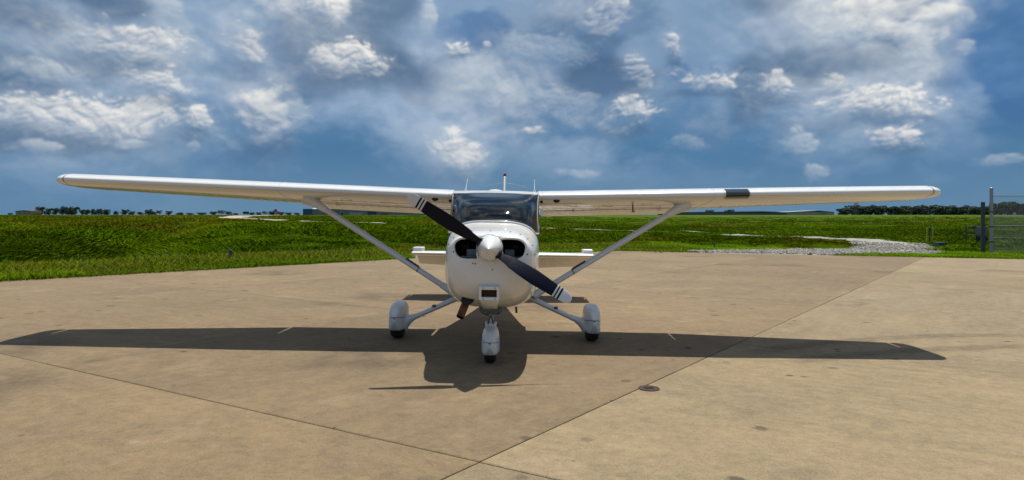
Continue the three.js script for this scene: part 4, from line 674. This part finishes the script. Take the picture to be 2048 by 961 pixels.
// ---------------------------------------------------------------- trees on the horizon
{
  const bark = std(0.06, 0.045, 0.032, 1), leafA = std(0.03, 0.056, 0.02, 0.9, { side: THREE.DoubleSide }), leafB = std(0.04, 0.07, 0.024, 0.9, { side: THREE.DoubleSide }), leafC = std(0.025, 0.048, 0.022, 0.9, { side: THREE.DoubleSide });
  function crown(seed, sparse) {
    const r = rng(seed), pos = [], N = sparse ? 520 : 1100, lumps = Array.from({ length: sparse ? 10 : 18 }, () => { const a = r() * 6.283, q = Math.sqrt(r()) * 0.34, y = (sparse ? 0.34 : 0.16) + (sparse ? 0.5 : 0.66) * r(); return [Math.cos(a) * q * (1.25 - Math.abs(y - 0.6)), y, Math.sin(a) * q, 0.12 + 0.1 * r()]; });
    for (let i = 0; i < N; i++) {
      const l = lumps[Math.floor(r() * lumps.length)], u = r() * 2 - 1, a = r() * 6.283, k = Math.cbrt(0.25 + 0.75 * r()) * l[3], s = Math.sqrt(1 - u * u), c = [l[0] + Math.cos(a) * s * k, l[1] + u * k * 0.85, l[2] + Math.sin(a) * s * k];
      const e1 = new THREE.Vector3(r() - 0.5, r() - 0.5, r() - 0.5).normalize().multiplyScalar(0.028 + 0.02 * r()), e2 = new THREE.Vector3(r() - 0.5, r() - 0.5, r() - 0.5).cross(e1).normalize().multiplyScalar(0.026);
      const q = [[-1, -1], [1, -0.7], [0.8, 1], [-0.9, 0.8]].map(([m, n]) => [c[0] + e1.x * m + e2.x * n, c[1] + e1.y * m + e2.y * n, c[2] + e1.z * m + e2.z * n]);
      pos.push(...q[0], ...q[1], ...q[2], ...q[0], ...q[2], ...q[3]);
    }
    const g = new THREE.BufferGeometry(); g.setAttribute('position', new THREE.Float32BufferAttribute(pos, 3)); g.computeVertexNormals(); return g;
  }
  function trunk(seed) {
    const r = rng(seed), gs = [rod([0, 0, 0], [0.02, 0.45, 0], 0.03, 0.018, 6), rod([0.02, 0.43, 0], [0, 0.75, 0.01], 0.018, 0.008, 6)];
    for (let k = 0; k < 5; k++) { const a = k * 1.3 + r(), y = 0.3 + 0.08 * k; gs.push(rod([0.015, y, 0], [Math.cos(a) * 0.25, y + 0.22, Math.sin(a) * 0.25], 0.011, 0.004, 5)); }
    return merged(gs);
  }
  const kinds = [0, 1, 2, 3, 4, 5].map((k) => ({ c: crown(300 + k, k > 3), t: trunk(400 + k), m: [leafA, leafB, leafC][k % 3] }));
  const protos = kinds.map(() => null), R = rng(88);
  function tree(u, v, wpx, D, label, group, dense, base = CREST) {
    const k = Math.floor(R() * (dense ? 4 : 5)); let o;
    if (!protos[k]) { o = protos[k] = new THREE.Group(); mesh('trunk', kinds[k].t, bark, o); mesh('crown', kinds[k].c, kinds[k].m, o); } else o = protos[k].clone();
    o.name = numbered('tree'); scene.add(o); const h = farY(v, D) - base, w = wpx / 1425 * D;
    o.position.set(farX(u, D), base - (dense ? 0.12 * h : 0.2), -D); o.scale.set(w * (dense ? 1.25 : 1), h * (dense ? 1.25 : 1.12), w * (dense ? 1.25 : 1)); o.rotation.y = R() * 6.28; o.userData = {}; tag(o, label, 'tree', group);
  }
  const ord = ['first', 'second', 'third', 'fourth', 'fifth', 'sixth', 'seventh', 'eighth', 'ninth', 'tenth', 'eleventh', 'twelfth', 'thirteenth', 'fourteenth', 'fifteenth', 'sixteenth', 'seventeenth', 'eighteenth', 'nineteenth', 'twentieth', 'twenty-first', 'twenty-second', 'twenty-third', 'twenty-fourth', 'twenty-fifth', 'twenty-sixth', 'twenty-seventh', 'twenty-eighth', 'twenty-ninth', 'thirtieth', 'thirty-first', 'thirty-second', 'thirty-third', 'thirty-fourth', 'thirty-fifth', 'thirty-sixth'];
  const L = [[20, 426, 10], [80, 412, 24], [96, 416, 18], [111, 416, 20], [125, 413, 20], [137, 415, 18], [149, 412, 24], [163, 419, 14], [174, 419, 16], [186, 417, 14], [196, 418, 18], [213, 418, 20], [232, 422, 12], [250, 419, 20], [264, 422, 16], [280, 424, 14], [296, 419, 20], [308, 423, 14], [318, 421, 14], [338, 422, 18], [358, 425, 18], [380, 426, 18], [402, 425, 22], [427, 423, 16], [443, 421, 22], [457, 423, 14], [470, 426, 14], [503, 425, 14], [516, 424, 14], [530, 423, 16], [543, 422, 16], [562, 424, 16], [577, 425, 16], [592, 425, 16]];
  L.forEach(([u, v, w], i) => tree(u, v, w, 740 + 90 * R(), `far dark green tree on the left horizon, ${ord[i]} from the left`, 'trees on the left horizon'));
  const Rr = []; for (let u = 1688; u < 2120; u += 15) Rr.push([u + 5 * R(), (u > 2000 ? 404 : 410) + 4 * R() + (u < 1700 ? 5 : 0), 26 + 10 * R()]);
  Rr.forEach(([u, v, w], i) => tree(u, v, w, 760 + 70 * R(), u > 1990 ? `dense green tree seen through the chain-link fence, ${ord[i]} of the right row` : `dense dark green tree in the right horizon row, ${ord[i]} from its left end`, 'tree row on the right horizon', true));
  for (let k = 0; k < 4; k++) tree([1420, 1455, 1462, 1508][k], [420, 421, 418, 424][k], 20, 780, `dark tree behind the dark shed under the right wing, ${ord[k]} from the left`, 'trees behind the dark shed');
}
// lattice tower among the right-hand trees
{
  const D = 720, t = thing('lattice_tower', 'dark steel lattice tower standing before the right tree row', 'tower', [farX(1713, D), CREST, -D]), m = std(0.05, 0.06, 0.07, 0.6, { metalness: 0.4 }), h = 13, w = (y) => lerp(2.0, 1.2, y / h);
  for (const [a, b] of [[-1, -1], [1, -1], [1, 1], [-1, 1]]) mesh('leg', rod([a * w(0), 0, b * w(0)], [a * w(h), h, b * w(h)], 0.2, 0.16, 6), m, t);
  for (let k = 0; k < 6; k++) for (const z of [-1, 1]) { const y0 = k * h / 6, y1 = (k + 1) * h / 6; for (const s of [-1, 1]) mesh('brace', rod([-s * w(y0), y0, z * w(y0)], [s * w(y1), y1, z * w(y1)], 0.1, 0.1, 5), m, t); }
  for (const y of [h * 0.72, h]) mesh('crossarm', box(9, 0.35, 0.35, 0, y, 0), m, t);
}
// ---------------------------------------------------------------- airfield signs and edge markers
function signBoard(u, v0, v1, D, w, face, label, round) {
  const x = farX(u, D), g = groundY(x, D), y0 = farY(v1, D) - g, y1 = farY(v0, D) - g, o = thing('airfield_sign', label, 'sign', [x, g, -D]), fr = std(0.02, 0.02, 0.022, 0.6);
  if (round) { mesh('board', new THREE.CylinderGeometry(w / 2, w / 2, 0.1, 8).rotateX(1.5708).rotateZ(0.39).translate(0, (y0 + y1) / 2, 0), face, o); mesh('post', rod([0, -0.1, -0.09], [0, y1, -0.09], 0.04), fr, o); return; }
  mesh('frame', box(w + 0.1, y1 - y0 + 0.1, 0.22, 0, (y0 + y1) / 2, 0, 0.02), fr, o); mesh('face', box(w, y1 - y0, 0.03, 0, (y0 + y1) / 2, 0.112), face, o);
  for (const s of [-1, 1]) mesh('post', rod([s * w * 0.35, -0.1, 0], [s * w * 0.35, y0 + 0.05, 0], 0.035), fr, o);
}
signBoard(491.5, 424, 428, 165, 1.25, std(0.012, 0.012, 0.012, 0.5), 'black airfield sign box beside the pale taxiway bend');
signBoard(551, 419.2, 424, 170, 0.75, std(0.13, 0.012, 0.02, 0.5), 'red octagonal stop sign on a post by the taxiway bend', true);
signBoard(556.5, 424, 428.5, 150, 0.8, std(0.2, 0.02, 0.025, 0.5), 'low red airfield sign right of the octagonal sign');
for (const [u, v, D, label] of [[461, 525, 0, 'blue edge marker post standing in the left grass verge'], [1428.5, 499.5, 0, 'blue edge marker post in the grass left of the gravel road']]) {
  let d = 10; const a = (u - 1024) / 1425; while (d < 60 && (EYE - groundY(a * d, d)) / d > (v - 430) / 1425) d += 0.05;
  const g = groundY(a * d, d), o = thing('edge_marker', label, 'marker post', [a * d, g, -d], 0, 'blue edge markers');
  mesh('tube', merged([new THREE.CylinderGeometry(0.042, 0.042, 0.3, 16).translate(0, 0.23, 0), new THREE.SphereGeometry(0.042, 16, 6, 0, 6.283, 0, 1.571).scale(1, 0.5, 1).translate(0, 0.38, 0)]), std(0.012, 0.03, 0.16, 0.4), o);
  mesh('base_collar', new THREE.CylinderGeometry(0.047, 0.06, 0.14, 16).translate(0, 0.03, 0), std(0.6, 0.6, 0.58, 0.6), o);
}
// ---------------------------------------------------------------- fence and service cabinets on the right
{
  const galv = std(0.3, 0.32, 0.34, 0.45, { metalness: 0.55 }), dkPost = std(0.06, 0.07, 0.085, 0.6, { metalness: 0.3 });
  const D = 38, x0 = farX(1983.5, D), g = groundY(x0, D), f = thing('chain_link_fence', 'tall galvanised chain-link fence at the right edge with thick end post', 'fence', [x0, g, -D]), H = farY(392, D) - g;
  const post = mesh('end_post', merged([new THREE.CylinderGeometry(0.085, 0.085, farY(381, D) - g + 0.2, 16).translate(0, (farY(381, D) - g) / 2, 0)]), galv, f);
  mesh('post_cap', new THREE.SphereGeometry(0.09, 14, 8, 0, 6.283, 0, 1.571).scale(1, 0.6, 1).translate(0, farY(381, D) - g + 0.1, 0), galv, post);
  for (const y of [0.7, 1.5, 2.3]) mesh('hinge', box(0.22, 0.07, 0.2, 0, y, 0, 0.02), dkPost, post);
  mesh('gate_post', new THREE.CylinderGeometry(0.1, 0.1, farY(408, D) - g + 0.2, 14).translate(-0.22, (farY(408, D) - g) / 2, -0.35), dkPost, f);
  for (let k = 1; k < 3; k++) mesh('line_post', new THREE.CylinderGeometry(0.035, 0.035, H, 12).translate(k * 2.9, H / 2 - 0.05, 0), galv, f);
  for (const [y, n] of [[H, 'top_rail'], [farY(452, D) - g, 'middle_rail'], [0.1, 'bottom_rail']]) mesh(n, rod([0, y, 0], [5.9, y, 0], 0.024, 0.024, 10), galv, f);
  const wires = []; const pitch = 0.085, w = 0.0036; for (let c = -H; c < 5.8; c += pitch) for (const s of [1, -1]) { let a = Math.max(0, s > 0 ? -c : 0), x = c, xa = Math.max(0.05, x), xb = Math.min(5.8, x + H); if (xb <= xa) continue; const ya = xa - x, yb = xb - x; wires.push(rod([xa, s > 0 ? ya : H - ya, s * 0.004], [xb, s > 0 ? yb : H - yb, s * 0.004], w, w, 3)); }
  const net = mesh('wire_mesh', merged(wires), galv, f); net.userData.kind = 'stuff';
  // a farther run of fence behind it
  const D2 = 62, x2 = farX(2022.5, D2), g2 = groundY(x2, D2), f2 = thing('chain_link_fence', 'lower chain-link fence farther back behind the tall fence', 'fence', [x2, g2, -D2]), H2 = farY(433, D2) - g2;
  for (let k = 0; k < 4; k++) mesh('line_post', new THREE.CylinderGeometry(0.04, 0.04, H2, 10).translate(k * 3 - 1.6, H2 / 2, 0), dkPost, f2);
  for (const y of [H2, 0.12]) mesh(y > 1 ? 'top_rail' : 'bottom_rail', rod([-1.7, y, 0], [8, y, 0], 0.028, 0.028, 8), galv, f2);
  const w2 = []; for (let c = -H2; c < 8; c += 0.14) for (const s of [1, -1]) { const xa = Math.max(-1.6, c), xb = Math.min(7.9, c + H2); if (xb <= xa) continue; w2.push(rod([xa, s > 0 ? xa - c : H2 - xa + c, s * 0.004], [xb, s > 0 ? xb - c : H2 - xb + c, s * 0.004], 0.003, 0.003, 3)); }
  mesh('wire_mesh', merged(w2), dkPost, f2).userData.kind = 'stuff';
}
{
  const D = 52, at = (u, v) => [farX(u, D), farY(v, D)], gx = farX(1950, D), g = groundY(gx, D), o = thing('utility_rack', 'steel rack of grey meter boxes left of the fence end post', 'utility rack', [0, g, -D]), m = std(0.05, 0.055, 0.06, 0.6), greyBox = std(0.15, 0.17, 0.19, 0.5);
  for (const u of [1933, 1953, 1972]) mesh('post', rod([farX(u, D), -0.1, 0], [farX(u, D), farY(449, D) - g, 0], 0.04), m, o);
  for (const v of [455, 463, 471]) mesh('rail', rod([farX(1931, D), farY(v, D) - g, 0.03], [farX(1975, D), farY(v, D) - g, 0.03], 0.022), m, o);
  const bx = (n, u0, u1, v0, v1, mm) => mesh(n, box(farX(u1, D) - farX(u0, D), farY(v0, D) - farY(v1, D), 0.22, farX((u0 + u1) / 2, D), farY((v0 + v1) / 2, D) - g, 0.16, 0.02), mm, o);
  const cab = bx('cabinet', 1951, 1970, 453, 462, greyBox); mesh('handle', box(0.03, 0.12, 0.04, farX(1968, D), farY(457, D) - g, 0.29), m, cab); bx('cabinet', 1951, 1970, 463, 471, greyBox); bx('meter', 1936, 1940, 453, 457, m); bx('meter', 1943, 1948, 452, 457, m); bx('junction_box', 1953, 1972, 473, 482, std(0.03, 0.025, 0.02, 0.8));
}
{
  const D = 49, gx = farX(1880, D), g = groundY(gx, D), o = thing('transformer_box', 'low green transformer box in the grass right of the gravel road', 'utility box', [gx, g, -D], 0.15), m = std(0.03, 0.06, 0.045, 0.5);
  mesh('plinth', box(0.72, 0.12, 0.6, 0, 0.0, 0, 0.02), std(0.3, 0.29, 0.27, 0.9), o); mesh('housing', box(0.62, 0.36, 0.5, 0, 0.23, 0, 0.02), m, o); mesh('lid', box(0.66, 0.05, 0.54, 0, 0.43, 0, 0.02), m, o); mesh('lock', box(0.05, 0.08, 0.03, 0.18, 0.25, 0.26), std(0.35, 0.33, 0.1, 0.5), o);
  for (const [u, lab] of [[1854.5, 'slim yellow bollard left of the dark meter post'], [1866.5, 'slim yellow bollard right of the dark meter post']]) {
    const D2 = 53, x = farX(u, D2), gy = groundY(x, D2), b = thing('bollard', lab, 'bollard', [x, gy, -D2], 0, 'yellow bollards'); const hh = farY(457, D2) - gy;
    mesh('post', new THREE.CylinderGeometry(0.035, 0.035, hh, 12).translate(0, hh / 2, 0), std(0.42, 0.36, 0.02, 0.5), b); mesh('cap', new THREE.SphereGeometry(0.036, 12, 6, 0, 6.283, 0, 1.571).translate(0, hh, 0), std(0.42, 0.36, 0.02, 0.5), b);
  }
  const D3 = 53, x = farX(1860.5, D3), gy = groundY(x, D3), mt = thing('meter_post', 'dark post topped by a small meter box between yellow bollards', 'meter', [x, gy, -D3]), hh = farY(458, D3) - gy;
  mesh('post', rod([0, -0.1, 0], [0, hh, 0], 0.035), std(0.03, 0.03, 0.03, 0.6), mt); mesh('meter_box', box(0.16, 0.18, 0.12, 0, hh, 0, 0.03), std(0.03, 0.03, 0.035, 0.4), mt);
}
// ---------------------------------------------------------------- iron cover in the apron, weeds in its joints
{
  const x = 1.29, d = 6.7, o = thing('iron_cover', 'small round rusty iron cover set in the concrete beside the long joint', 'drain cover', [x, apronY(x) + 0.002, -d]); o.rotation.z = Math.atan(SLOPE);
  const F = tileFbm(66), map = dataTex(256, 256, (i, j, p) => { const k = 1 + 0.5 * F(i / 256, j / 256, 1, 7, 0.8); p[0] = toS(0.046 * k); p[1] = toS(0.023 * k); p[2] = toS(0.017 * k); }), rust = new THREE.MeshStandardMaterial({ map, roughness: 0.8 });
  mesh('rim', new THREE.LatheGeometry([[0.083, 0], [0.083, 0.009], [0.098, 0.009], [0.1, 0]].map((p) => new THREE.Vector2(...p)), 48), rust, o);
  mesh('lid', new THREE.CylinderGeometry(0.081, 0.081, 0.01, 40).translate(0, 0.001, 0), rust, o);
  for (const z of [-0.03, 0, 0.03]) mesh('lid_bar', box(0.09, 0.004, 0.012, 0, 0.0078, z), rust, o);
  const R = rng(17);
  for (const [u, v, lab] of [[1311, 505.5, 'small dry weed at the apron edge, left one of the group'], [1322, 506.5, 'small dry weed at the apron edge, middle one of the group'], [1345, 505, 'small dry weed at the apron edge, right one of the group']]) {
    const a = (u - 1024) / 1425, b = (v - 430) / 1425, dd = EYE / (b + SLOPE * a), w = thing('weed', lab, 'weed', [a * dd, apronY(a * dd), -dd], 0, 'weeds on the apron'), gs = [];
    for (let k = 0; k < (u > 1700 ? 5 : 14); k++) { const t = R() * 6.28, h = 0.03 + 0.07 * R(), l = 0.04 + 0.07 * R(); gs.push(rod([Math.cos(t) * 0.03, -0.01, Math.sin(t) * 0.03], [Math.cos(t) * l, h, Math.sin(t) * l], 0.006, 0.002, 4)); }
    mesh('stems', merged(gs), u > 1700 ? std(0.06, 0.11, 0.02, 0.9) : std(0.11, 0.07, 0.035, 0.9), w);
  }
}

renderer.render(scene, camera);
